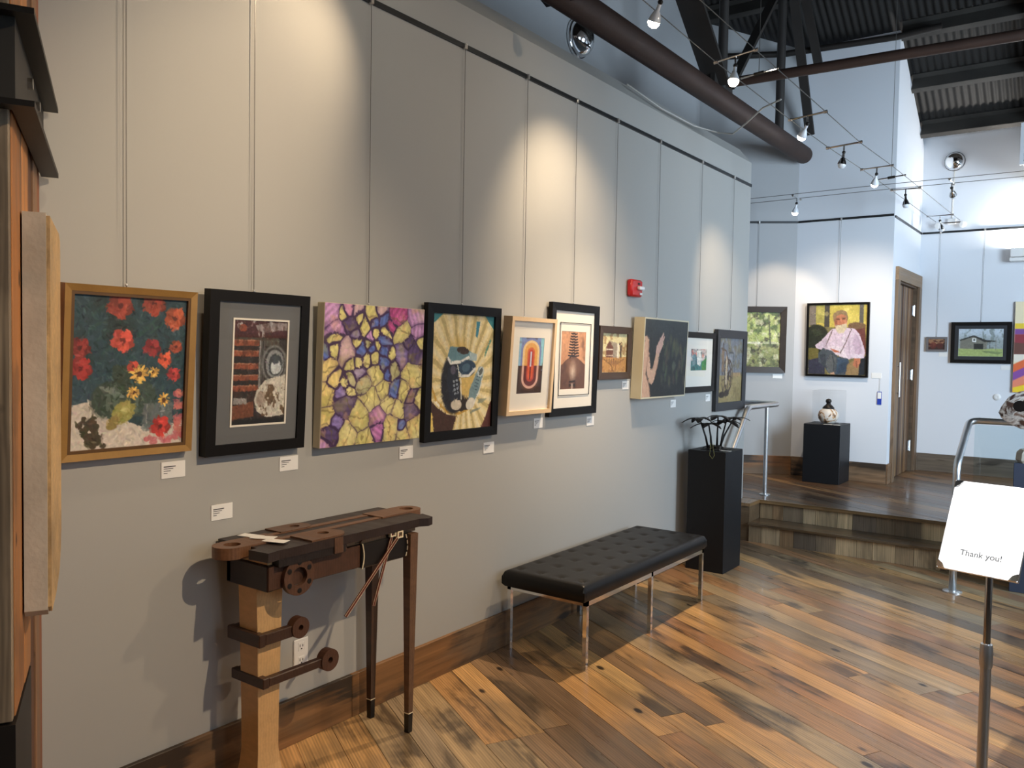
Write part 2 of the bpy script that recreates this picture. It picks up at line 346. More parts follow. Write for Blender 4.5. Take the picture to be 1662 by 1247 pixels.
def boards(parent, clips, o0, o1, t0, t1, ztop, seed, th=0.018, pal=PAL):
    rng=random.Random(seed); o=o0
    while o<o1:
        wd=rng.choice((.105,.125,.135,.15,.165)); t=t0-rng.uniform(0,2.0)
        while t<t1:
            ln=rng.uniform(1.3,3.2); g=0.0011
            loc=[(t+g,o+g),(t+ln-g,o+g),(t+ln-g,o+wd-g),(t+g,o+wd-g)]
            P=[(p*DX+q*NX,p*DYv+q*NY) for p,q in loc]
            for a,b,c in clips: 
                P=clip(P,a,b,c)
                if len(P)<3: break
            if len(P)>=3:
                cx=(t+ln/2); cy=o+wd/2; C=(cx*DX+cy*NX,cx*DYv+cy*NY)
                L2=[((x-C[0])*DX+(y-C[1])*DYv,(x-C[0])*NX+(y-C[1])*NY) for x,y in P]
                ar=abs(sum(L2[i][0]*L2[(i+1)%len(L2)][1]-L2[(i+1)%len(L2)][0]*L2[i][1] for i in range(len(L2))))/2
                if ar>0.002:
                    dz=rng.uniform(-.0006,.0006)
                    ob=MB().prism(L2,-th,dz,lambda p,q,a:(p,q,a)).build('floor_board',m_floorw,parent,pick(rng,pal),local=True,loc=(C[0],C[1],ztop),rot=(0,0,TH))
            t+=ln
        o+=wd
fl=struct(MB().box(-0.1,5.6,-3.6,7.25,-0.08,-0.019).build('floor',m_floorw,color=rgb(110,84,58)),'reclaimed wood plank floor laid diagonally')
boards(fl,[(-1,0,0.0),(1,0,4.2),(0,1,6.94),(0,-1,-0.4)],0.3,8.1,-3.4,3.8,0.0,11)
struct(MB().box(4.2,5.5,-3.5,6.94,-0.019,0.0).box(0,4.2,-3.5,0.4,-0.019,0).build('floor_margin',m_floorw,color=rgb(120,92,64)))
pf=struct(MB().box(-1.05,5.5,7.222,10.345,0.0,PLAT-0.019).build('floor_landing',m_floorw,color=rgb(90,70,50)),'raised reclaimed wood landing two steps up')
boards(pf,[(-1,0,1.05),(1,0,4.2),(0,1,10.345),(0,-1,-7.20)],5.8,11.2,-6.5,0.4,PLAT,23,pal=PAL2)
# step: lower tread and risers faced with short upright boards
st=struct(MB().box(0.145,2.6,6.955,7.222,0.0,0.147).build('floor_step',m_floorw,color=rgb(90,70,50)),'lower wooden step below the landing')
rng=random.Random(5); x=0.145
while x<2.6:
    ln=min(rng.uniform(.9,1.5),2.6-x); MB().box(-ln/2+.001,ln/2-.001,-.07,.07,-.018,0).build('tread_board',m_floorw,st,rgb(112,88,64),local=True,loc=(x+ln/2,6.985,0.165))
    MB().box(-ln/2+.001,ln/2-.001,-.07,.07,-.018,0).build('tread_board',m_floorw,st,rgb(98,78,58),local=True,loc=(x+ln/2,7.128,0.165)); x+=ln
MB().box(-1.24,1.24,-.018,.018,-.028,0).build('nosing',m_floorw,pf,rgb(150,118,80),local=True,loc=(1.385,7.2,PLAT))
RPAL=[((196,170,134),3),((176,150,116),3),((146,126,102),2),((124,108,92),1.4),((206,178,138),2.4),((160,128,94),1.5)]
def risers(parent,y,z0,z1,seed):
    rng=random.Random(seed); x=0.145
    while x<2.6:
        wd=min(rng.uniform(.085,.2),2.6-x); h=z1-z0
        MB().box(-h/2,h/2,-wd/2+.0012,wd/2-.0012,-.015,rng.uniform(-.001,.001)).build('riser_board',m_riserw,parent,pick(rng,RPAL),local=True,loc=(x+wd/2,y,(z0+z1)/2),rot=Matrix(((0,1,0),(0,0,-1),(-1,0,0))).to_euler()); x+=wd
risers(st,6.94,0.0,0.147,3); risers(pf,7.207,0.165,0.303,4)
# short cheek beside the wall end
ck=struct(MB().box(0.0,0.143,6.95,7.2,0.0,0.30).build('trim_2',m_riserw,color=rgb(110,88,64)),'small wooden cheek between the wall end and the steps')
MB().box(-.125,.125,-.075,.075,-.028,0).build('cap_board',m_floorw,ck,rgb(140,108,72),local=True,loc=(0.0735,7.06,PLAT),rot=(0,0,PI/2))
# baseboards (joined lengths of old boards)
def baseb(name,a,b,nrm,z0,z1,cols,label,th=0.02,cuts=None):
    a=Vector(a);b=Vector(b);d=(b-a);L=d.length;d.normalize();n=Vector(nrm).normalized();ang=math.atan2(d.y,d.x)
    cuts=cuts or [i/len(cols) for i in range(len(cols)+1)]
    root=bpy.data.objects.new(name,None);COL.objects.link(root);root.location=(a.x,a.y,z0);struct(root,label);WORIG[root.name]=Vector((a.x,a.y,z0))
    for i,c in enumerate(cols):
        s0,s1=cuts[i]*L,cuts[i+1]*L;m=a+d*((s0+s1)/2)+n*(th/2+.0005);w_=(s1-s0)/2
        MB().bbox(-w_+.0006,w_-.0006,-th/2,th/2,0,z1-z0,.002).build('board',m_basew,root,c,local=True,loc=(m.x-a.x,m.y-a.y,0),rot=(0,0,ang))
    return root
baseb('baseboard_left',(0,0.2),(0,6.95),(1,0),0.0,0.187,[rgb(128,92,58),rgb(136,96,58),rgb(122,88,58)],'old brown wooden baseboard along the gallery wall',cuts=[0,.335,.72,1])
baseb('baseboard_angled',(cB.x,cB.y),(cA.x,cA.y),(.5,-.87),PLAT,PLAT+.2,[rgb(118,84,56),rgb(130,92,60)],'brown wooden baseboard of the angled wall')
baseb('baseboard_portrait',(-0.13,8.95),(0.82,8.95),(0,-1),PLAT,PLAT+.2,[rgb(134,104,76),rgb(142,112,84)],'brown wooden baseboard under the portrait',cuts=[0,.55,1])
baseb('baseboard_door',(0.82,8.93),(0.82,9.07),(1,0),PLAT,PLAT+.2,[rgb(120,92,66)],'short wooden baseboard beside the plank door')
baseb('baseboard_far',(0.86,10.345),(4.6,10.345),(0,-1),PLAT,PLAT+.2,[rgb(104,92,80),rgb(110,90,70)],'weathered wooden baseboard of the far wall')

# ---- roof: corrugated sheets on purlins, ridge parallel to the far wall
EY, EZ, SL = 10.34, 3.99, 0.622; RY = 3.2; ANG = math.atan(SL)
ceil=bpy.data.objects.new('ceiling',None);COL.objects.link(ceil);ceil.location=(0,0,0);struct(ceil,'dark corrugated metal roof on steel purlins');WORIG['ceiling']=Vector((0,0,0))
def sheetmesh(sgn):
    mb=MB(); wd=0.68; n=60; vs=[]
    L_=(EY-RY+.3)/math.cos(ANG)
    for k in (0,1):
        for i in range(n+1): vs.append((wd*i/n, k*L_, .009*math.sin(2*PI*i/6)))
    for k in (0,1):
        for i in range(n+1): vs.append((wd*i/n, k*L_, .009*math.sin(2*PI*i/6)+.002))
    m=n+1; fs=[(i,i+1,m+i+1,m+i) for i in range(n)]+[(2*m+i,3*m+i,3*m+i+1,2*m+i+1) for i in range(n)]
    return mb.add(vs,fs)
sh=sheetmesh(1).build('roof_sheet',m_sheet,ceil,local=True,loc=(-1.2,EY+.25,EZ-.25*SL+.12),rot=(0,0,0),smooth=True)
sh.rotation_euler=(PI-ANG,0,0); sh.rotation_euler=Matrix(((1,0,0),(0,-math.cos(ANG),-math.sin(ANG)),(0,math.sin(ANG),-math.cos(ANG)))).to_euler()
for k in range(2):
    for i in range(10):
        if k==0 and i==0: continue
        c=sh.copy();COL.objects.link(c);c.parent=ceil
        if k==0: c.location=(-1.2+.68*i,EY+.25,EZ-.25*SL+.12+.003*(i%2))
        else:
            c.location=(-1.2+.68*i,RY-(EY-RY)-.25,EZ-.25*SL+.12+.003*(i%2))
            c.rotation_euler=(ANG,0,0)
def roofz(y): return EZ+(EY-y)*SL if y>RY else EZ+(y-(2*RY-EY))*SL
PURY=[10.16,9.60,9.02,8.44,7.86,7.28,6.70,6.12,5.54,4.96,4.38,3.80]
for i,y in enumerate(PURY):
    mb=MB(); z=roofz(y)+.11; x0=0.825 if y>8.9 else -1.04
    ny,nz=math.sin(ANG),math.cos(ANG); ty,tz=math.cos(ANG),-math.sin(ANG)
    def B(a0,a1,b0,b1):
        # a along slope (down), b below the sheet
        vs=[]
        for xx in (x0,5.49):
            for a,b in ((a0,b0),(a1,b0),(a1,b1),(a0,b1)): vs.append((xx,y+ty*a-ny*b,z+tz*a-nz*b))
        mb.add(vs,[(3,2,1,0),(4,5,6,7),(0,1,5,4),(1,2,6,5),(2,3,7,6),(3,0,4,7)])
    B(-.004,.004,.012,.17); B(-.06,.0,.012,.02); B(0,.055,.163,.17)
    mb.build('purlin',m_purlin,ceil)
MB().beam((1.98,10.30,roofz(10.30)-.10),(1.98,3.3,roofz(3.3)-.10),.12,.16).build('rafter',m_purlin,ceil)
MB().beam((4.6,10.30,roofz(10.30)-.10),(4.6,3.3,roofz(3.3)-.10),.12,.16).build('rafter',m_purlin,ceil)

# ------------------------------------------------------------------ roof steelwork
PX, PZ = -0.07, 3.72
tr=thing('steel_roof_truss','dark steel truss with posts and braces standing on the fat rusty pipe','truss',(PX,6.62,PZ))
MB().tube([(PX,3.95,PZ),(PX,8.86,PZ)],.09,20).build('bottom_pipe',m_rust,tr,smooth='auto')
MB().lathe([(.09,0),(.088,.012),(.07,.03),(.0,.036)],(PX,8.86,PZ),20,(0,1,0)).build('end_cap',m_rust,tr,smooth=True)
MB().add([(PX-.1,3.72,3.80),(PX+.1,3.72,3.80),(PX+.1,4.15,3.66),(PX-.1,4.15,3.66),(PX-.1,3.72,3.86),(PX+.1,3.72,3.86),(PX+.1,4.15,3.80),(PX-.1,4.15,3.80)],[(0,3,2,1),(4,5,6,7),(0,1,5,4),(1,2,6,5),(2,3,7,6),(3,0,4,7)]).build('end_plate',m_dsteel,tr)
for y,z in ((3.82,3.80),(3.95,3.76),(4.05,3.73)): MB().lathe([(.016,0),(.016,.015)],(PX+.1,y,z),6,(1,0,0)).build('bolt',m_nickel,tr)
MB().beam((PX,5.72,4.49),(PX,6.53,3.82),.03,.20,(1,0,0)).build('brace',m_truss,tr)
MB().tube([(PX,6.62,PZ+.07),(PX,6.62,roofz(6.62)-.05)],.04,12).build('post',m_truss,tr,smooth='auto')
MB().beam((PX,6.78,3.86),(PX,8.05,5.22),.03,.085,(1,0,0)).build('brace',m_truss,tr)
MB().tube([(PX,8.07,PZ+.07),(PX,8.07,roofz(8.07)-.05)],.042,12).build('post',m_truss,tr,smooth='auto')
MB().beam((PX+.03,8.20,5.35),(PX+.06,8.86,3.92),.03,.09,(1,0,0)).build('brace',m_truss,tr)
MB().beam((PX+.12,8.25,5.30),(PX+.14,8.80,4.62),.03,.085,(1,0,0)).build('brace',m_truss,tr)
MB().box(PX-.02,PX+.02,6.42,6.80,PZ+.075,PZ+.21).build('gusset_plate',m_truss,tr)
o=MB().tube([(PX+.05,6.64,3.86),(5.45,6.97,3.86)],.040,16).build('tie_pipe',m_rust,smooth='auto'); tag(o,'long thin rusty steel pipe crossing high over the landing','pipe')
o=MB().tube([(-1.0,8.32,4.75),(-.25,8.72,4.76),(0.80,8.86,4.76),(1.2,8.86,4.78)],.032,12).build('sprinkler_pipe',m_dsteel,smooth='auto'); tag(o,'black pipe running along the top of the portrait wall','pipe')

# chrome dome lamps on the walls
def dome(loc, axis, r, label):
    t=thing('dome_light',label,'wall light',loc); a=Vector(axis); p=Vector(loc)
    prof=[(r*math.cos(k*PI/20),r*.8*math.sin(k*PI/20)+.02) for k in range(11)]
    MB().lathe([(r*1.05,0.001),(r*1.05,.02),(r,.02)],p,28,a).build('base_ring',m_chrome,t,smooth='auto')
    MB().lathe(prof,p,28,a).build('dome',m_chrome,t,smooth=True)
    return t
dome((-1.045,5.9,4.20),(1,0,0),.15,'chrome dome light high on the grey wall above the fat pipe')
dm=dome((1.138,10.34,3.79),(0,-1,0),.10,'chrome dome light on the far wall below the roof')
MB().tube([(1.138,10.335,3.70),(1.13,10.335,3.3),(1.13,10.335,3.17)],.006,6).build('cord',m_wcable,dm)
t=thing('twin_spot_light','small twin-headed white spotlight on the far wall below the chrome dome','wall light',(1.13,10.33,3.13))
MB().bbox(1.09,1.17,10.305,10.342,3.10,3.16,.004).build('junction_box',m_whiteplast,t)
MB().tube([(1.02,10.29,3.115),(1.24,10.29,3.115)],.006,6).build('arm',m_chrome,t)
for xx in (1.01,1.25): MB().lathe([(.012,-.03),(.035,.02),(.038,.04),(.0,.045)],(xx,10.28,3.10),14,(0,-.8,-.5)).build('lamp_head',m_whiteplast,t,smooth='auto')

# ------------------------------------------------------------------ cable lighting
def spot(parent, loc, target, power, size=55, blend=.6, color=(1.0,.76,.50), rad=.025):
    l=bpy.data.lights.new('lamp_beam','SPOT'); l.energy=power; l.spot_size=math.radians(size); l.spot_blend=blend; l.color=color; l.shadow_soft_size=rad
    o=bpy.data.objects.new('lamp_beam',l); COL.objects.link(o); o.parent=parent
    o.location=Vector(loc)-WORIG[parent.name]; d=Vector(target)-Vector(loc); o.rotation_euler=d.to_track_quat('-Z','Y').to_euler()
LAMPCOL=(1.0,.76,.50)
def lamp(cx, cy, cz, label, aim, power=0, size=55, half=.12, along='x', group='cable spotlights', lit=None, tilt=0.0, blend=.6, color=(1.0,.76,.50)):
    lit = power>0 if lit is None else lit
    t=thing('cable_spotlight',label,'spotlight',(cx,cy,cz),group)
    e=Vector((1,0,tilt)).normalized() if along=='x' else Vector((0,1,0))
    c=Vector((cx,cy,cz)); 
    MB().tube([c-e*half,c+e*half],.0065,8).build('crossbar',m_chrome,t,smooth='auto')
    for s in (-1,1): MB().tube([c+e*(s*(half-.012)),c+e*(s*(half+.012))],.011,8).build('end_clamp',m_nickel,t,smooth='auto')
    d=(Vector(aim)-c).normalized()
    j=c+Vector((0,0,-.055)); MB().tube([c,j],.006,8).build('stem',m_chrome,t)
    MB().lathe([(.0,-.014),(.010,-.010),(.014,0),(.010,.010),(.0,.014)],j,10).build('swivel',m_dsteel,t,smooth=True)
    h=j+d*.03
    hd=MB().lathe([(.010,-.02),(.011,.01),(.018,.018),(.027,.040),(.033,.062),(.031,.062),(.023,.040),(.012,.024)],h,16,d).build('reflector',m_chrome if not lit else m_clear,t,smooth='auto')
    MB().lathe([(.0,.020),(.016,.028),(.0295,.052),(.030,.072),(.020,.088),(.0,.094)],h,14,d).build('bulb',(m_bulb if lit=='warm' else m_bulbcool) if lit else m_clear,hd,smooth=True)
    if power: spot(t,h+d*.11,aim,power,size,blend,color)
    return t
LA=Vector((.768,3.769,3.397))
LP=[(.768,3.77,3.397),(.814,4.655,3.331),(.874,5.845,3.264),(.913,6.644,3.227),(.957,7.521,3.217),(1.004,8.476,3.191),(1.076,9.913,3.143)]
lamp(*LP[0],'lit warm cable spotlight nearest the camera beside the fat rusty pipe',(0,4.15,2.0),95,80,lit='warm',blend=1.0)
lamp(*LP[1],'lit cable spotlight in front of the truss post',(.75,4.0,0),270,88,lit='warm',tilt=.1,blend=1.0)
lamp(*LP[2],'lit cable spotlight in front of the pointed brace end',(0,6.55,1.95),75,52,lit='warm',tilt=.08,blend=1.0)
lamp(*LP[3],'unlit frosted cable spotlight, third along from the truss post',(.5,6.6,0),0,tilt=.06)
lamp(*LP[4],'glaring white cable spotlight by the portrait wall edge',(.30,8.95,1.35),105,84,lit='cool',tilt=.03,blend=1.0,color=(1,.84,.66))
lamp(*LP[5],'unlit cable spotlight where the two cable runs cross',(1.2,8.6,0),0)
lamp(*LP[6],'last unlit cable spotlight of the run, close to the far wall',(1.3,10.3,1.8),0)
# further unseen lamps: same run, others across the room, one added for the notice
lamp(.70,2.55,3.42,'lit cable spotlight above the rusty truck photo',(0,2.02,2.65),50,66,lit='warm',blend=1.0)
lamp(.66,1.55,3.44,'lit cable spotlight above the carved console table',(0.05,1.75,1.2),18,100,lit='warm',blend=1.0)
lamp(.62,0.4,3.46,'lit cable spotlight above the plank-clad pier',(0.05,1.15,1.2),12,95,lit='warm',blend=1.0)
lamp(2.95,2.3,3.5,'lit spotlight on the far side of the room aimed at the console table',(0.0,1.5,.6),270,66,lit='warm',blend=1.0)
lamp(2.95,4.3,3.5,'lit spotlight across the room aimed at the middle of the grey wall',(0.0,3.0,1.5),95,84,lit='warm',blend=1.0)
lamp(2.05,1.0,3.42,'unseen spotlight added over the visitors to whiten the notice stand',(2.33,2.85,1.08),520,34,lit='cool',blend=1.0,color=(.97,.98,1))  # added lamp out of view, put in to brighten the notice
for sx,lb in ((-1,'left wire of the long lighting cable above the floor'),(1,'right wire of the long lighting cable above the floor')):
    P=[(.60+sx*.12,-.2,3.47)]+[(.62+sx*.12,.4,3.463),(.66+sx*.12,1.55,3.443),(.70+sx*.12,2.55,3.423)]+[(x+sx*.12,y,z+(.1-.012*i if i in (1,2) else 0)*sx*.12) for i,(x,y,z) in enumerate(LP)]+[(1.09+sx*.12,10.33,3.14)]
    o=MB().tube(P,.0028,6).build('lighting_cable',m_wire,smooth=True); tag(o,lb,'cable')
def spreader(c,half,ztop,label):
    t=thing('cable_spreader',label,'spreader',c); c=Vector(c); e=Vector((1,0,.08)).normalized()
    MB().tube([c-e*half,c+e*half],.0065,8).build('crossbar',m_chrome,t); MB().tube([c-e*.03,c+e*.03],.012,8).build('block',m_dsteel,t)
    MB().tube([c,(c.x,c.y,ztop)],.0022,6).build('suspension_wire',m_wire,t)
spreader((.829,5.0,3.325),.12,roofz(5.0)-.2,'chrome spreader hung on a long wire in front of the truss post')
spreader((.978,7.985,3.215),.12,roofz(7.985)-.2,'chrome spreader hung on a wire by the portrait wall edge')
# second run, crossing the landing
for yy,lb in ((8.18,'nearer wire of the cable run crossing the landing'),(8.42,'farther wire of the cable run crossing the landing')):
    o=MB().tube([(-1.04,yy,3.18),(.70,yy,3.195),(5.45,yy,3.19)],.0028,6).build('lighting_cable',m_wire); tag(o,lb,'cable')
lamp(.047,8.30,3.175,'small spotlight on the crossing cable in front of the angled wall',(-.36,8.84,1.55),27,74,along='y')
lamp(1.416,8.30,3.185,'small unlit spotlight on the crossing cable in front of the far wall',(1.45,10.3,1.8),0,along='y')
o=MB().tube([(-.05,4.95,3.40),(.0,5.35,3.335),(.01,5.9,3.335),(.08,6.2,3.34),(.22,6.15,3.30),(.40,5.95,3.31),(.60,5.72,3.33),(.80,5.50,3.30)],.006,8).build('feed_cord',m_wcable,smooth=True); tag(o,'pale feed cord sagging from the wall top to the lighting cable','cord')

# ------------------------------------------------------------------ picture rails and cables
def rail(name,a,b,n,z,label):
    a=Vector((a[0],a[1],z));b=Vector((b[0],b[1],z));nn=Vector((n[0],n[1],0)).normalized()
    return tag(MB().beam(a+nn*.006,b+nn*.006,.011,.022).build('picture_rail',m_raildk),label,'picture rail')
rail('r',(0,.3),(0,7.155),(1,0),3.10,'dark picture rail running along the long grey wall')
rail('r',(cA.x+cdir.x*1.0,cA.y+cdir.y*1.0),(cA.x,cA.y),(.5,-.87),3.035,'picture rail on the angled wall above the forest picture')
rail('r',(-.13,8.95),(.815,8.95),(0,-1),3.035,'picture rail on the wall above the portrait')
rail('r',(.82,8.96),(.82,10.34),(1,0),3.02,'picture rail above the plank door')
rail('r',(.84,10.345),(5.4,10.345),(0,-1),3.02,'picture rail on the far wall above the barn picture')
def hang(p, ztop, zbot, nrm, label, r=.0016):
    n=Vector((nrm[0],nrm[1],0)).normalized(); b=Vector((p[0],p[1],0))+n*.014
    t=thing('hanging_cable',label,'cable',(b.x,b.y,zbot),'picture hanging cables')
    MB().tube([(b.x,b.y,zbot),(b.x,b.y,ztop)],r,6).build('wire',m_wire,t)
    MB().bbox(b.x-.009,b.x+.009,b.y-.009,b.y+.009,ztop-.016,ztop+.012,.003).build('clip',m_nickel,t)
    MB().lathe([(.0,-.007),(.006,0),(.0,.007)],(b.x,b.y,zbot+.004),8).build('ferrule',m_nickel,t,smooth=True)

# ------------------------------------------------------------------ painting engine (flat picture content)
class Cv:
    def __init__(s,nx,ny,bg,seed=1):
        s.nx,s.ny=nx,ny; s.rs=np.random.RandomState(seed)
        u=np.linspace(0,1,nx);v=np.linspace(0,1,ny); s.U0,s.V0=np.meshgrid(u,v); s.U,s.V=s.U0.copy(),s.V0.copy(); s.asp=ny/nx
        s.A=np.zeros((ny,nx,3)); s.A[:]=np.array(bg,float)
    def noise(s,sx,sy=None,oct=3):
        sy=sy or sx; out=np.zeros((s.ny,s.nx)); amp=1;tot=0
        for o in range(oct):
            gx,gy=max(2,int(sx*2**o)),max(2,int(sy*2**o)); g=s.rs.rand(gy+2,gx+2)
            x=s.U0*gx;y=s.V0*gy;xi=np.minimum(x.astype(int),gx);yi=np.minimum(y.astype(int),gy);fx=x-xi;fy=y-yi;fx=fx*fx*(3-2*fx);fy=fy*fy*(3-2*fy)
            out+=amp*((g[yi,xi]*(1-fx)+g[yi,xi+1]*fx)*(1-fy)+(g[yi+1,xi]*(1-fx)+g[yi+1,xi+1]*fx)*fy);tot+=amp;amp*=.55
        return out/tot
    def warp(s,amp,sc=6):
        s.U=s.U0+(s.noise(sc)-.5)*2*amp; s.V=s.V0+(s.noise(sc)-.5)*2*amp/s.asp; return s
    def put(s,m,col,a=1.0):
        m=np.clip(m,0,1)[...,None]*a; s.A=s.A*(1-m)+np.array(col,float)*m; return s
    def ell(s,cx,cy,rx,ry,col,rot=0,soft=.12,a=1.0):
        dx=s.U-cx;dy=(s.V-cy)*s.asp;c,n=math.cos(rot),math.sin(rot);X=(dx*c+dy*n)/rx;Y=(-dx*n+dy*c)/(ry*s.asp)
        return s.put((1-np.sqrt(X*X+Y*Y))/soft+.5,col,a)
    def poly(s,pts,col,a=1.0,soft=.004):
        P=pts;inside=np.zeros(s.U.shape,bool);dm=np.full(s.U.shape,9.)
        for i in range(len(P)):
            x0,y0=P[i];x1,y1=P[(i+1)%len(P)];y0s,y1s=y0*s.asp,y1*s.asp
            cnd=((y0>s.V)!=(y1>s.V)); inside^=cnd&(s.U<(x1-x0)*(s.V-y0)/((y1-y0) if y1!=y0 else 1e-9)+x0)
            ex,ey=x1-x0,y1s-y0s;L2=ex*ex+ey*ey+1e-12;t=np.clip(((s.U-x0)*ex+(s.V*s.asp-y0s)*ey)/L2,0,1);dm=np.minimum(dm,np.hypot(s.U-x0-t*ex,s.V*s.asp-y0s-t*ey))
        return s.put(np.where(inside,dm,-dm)/(2*soft)+.5,col,a)
    def line(s,pts,wd,col,a=1.0,soft=.004):
        dm=np.full(s.U.shape,9.)
        for i in range(len(pts)-1):
            x0,y0=pts[i];x1,y1=pts[i+1];y0s,y1s=y0*s.asp,y1*s.asp;ex,ey=x1-x0,y1s-y0s;L2=ex*ex+ey*ey+1e-12
            t=np.clip(((s.U-x0)*ex+(s.V*s.asp-y0s)*ey)/L2,0,1);dm=np.minimum(dm,np.hypot(s.U-x0-t*ex,s.V*s.asp-y0s-t*ey))
        return s.put((wd/2-dm)/(2*soft)+.5,col,a)
    def rect(s,u0,v0,u1,v1,col,a=1.0): return s.poly([(u0,v0),(u1,v0),(u1,v1),(u0,v1)],col,a)
    def mott(s,amt,sc=20,sy=None): n=(s.noise(sc,sy)-.5)*2; s.A=np.clip(s.A*(1+amt*n[...,None]),0,255); return s
    def tint(s,sc,col,th,a,soft=.08,sy=None): return s.put((s.noise(sc,sy)-th)/soft,col,a)
    def flower(s,cx,cy,r,c,n=5,dark=(80,25,22),ph=.3):
        for k in range(n):
            an=ph+2*PI*k/n; s.ell(cx+r*.5*math.cos(an),cy+r*.5*math.sin(an)/s.asp,r*.55,r*.5/s.asp,tuple(np.clip(np.array(c)*(.82+.4*((k*37)%10)/10),0,255)),an)
        return s.ell(cx,cy,r*.22,r*.22/s.asp,dark,a=.8,soft=.5)
    def daisy(s,cx,cy,r,c,ctr,n=10):
        for k in range(n):
            an=2*PI*k/n+.2; s.ell(cx+r*.58*math.cos(an),cy+r*.58*math.sin(an)/s.asp,r*.45,r*.16/s.asp,tuple(np.clip(np.array(c)*(.85+.3*(k%3)/2),0,255)),an)
        return s.ell(cx,cy,r*.3,r*.3/s.asp,ctr)
    def strokes(s,n,ln,wd,jit=14,ang=None,a=.8):
        src=s.A.copy();k=max(2,int(ln*s.nx)+1)
        for _ in range(n):
            px,py=s.rs.randint(s.nx),s.rs.randint(s.ny);col=src[py,px]+s.rs.randn(3)*jit*.35+s.rs.randn()*jit
            th=(s.rs.rand()*PI if ang is None else ang+s.rs.randn()*.35);x0,x1,y0,y1=max(0,px-k),min(s.nx,px+k+1),max(0,py-k),min(s.ny,py+k+1)
            Y,X=np.mgrid[y0:y1,x0:x1];dx,dy=X-px,Y-py;c_,n_=math.cos(th),math.sin(th);q=((dx*c_+dy*n_)/(ln*s.nx))**2+((-dx*n_+dy*c_)/(wd*s.nx))**2
            m=(np.clip((1-q)*2,0,1)*a)[...,None];s.A[y0:y1,x0:x1]=s.A[y0:y1,x0:x1]*(1-m)+col*m
        s.A=np.clip(s.A,0,255);return s
    def mesh(s,name,w_,h_,parent,y,x0=None,z0=0.0):
        """grid in local x (right) / z (up), facing local -y"""
        x0=-w_/2 if x0 is None else x0
        X=(x0+s.U0*w_).ravel();Z=(z0+h_-s.V0*h_).ravel();n=s.nx*s.ny
        co=np.stack([X,np.full(n,y),Z],1); me=bpy.data.meshes.new(name)
        i=np.arange((s.nx-1)*(s.ny-1));r=i//(s.nx-1);c=i%(s.nx-1);a=r*s.nx+c
        F=np.stack([a,a+s.nx,a+s.nx+1,a+1],1).astype(np.int32)
        me.vertices.add(n);me.vertices.foreach_set('co',co.ravel().astype(np.float32));me.loops.add(F.size);me.loops.foreach_set('vertex_index',F.ravel())
        me.polygons.add(len(F));me.polygons.foreach_set('loop_start',(np.arange(len(F))*4).astype(np.int32));me.polygons.foreach_set('loop_total',np.full(len(F),4,np.int32));me.update(calc_edges=True)
        C=np.clip(s.A,0,255)/255.;C=np.where(C<=.04045,C/12.92,((C+.055)/1.055)**2.4).reshape(-1,3)
        at=me.color_attributes.new('paint','FLOAT_COLOR','POINT');at.data.foreach_set('color',np.concatenate([C,np.ones((n,1))],1).ravel().astype(np.float32))
        me.materials.append(m_paint);o=bpy.data.objects.new(name,me);COL.objects.link(o);o.parent=parent;return o

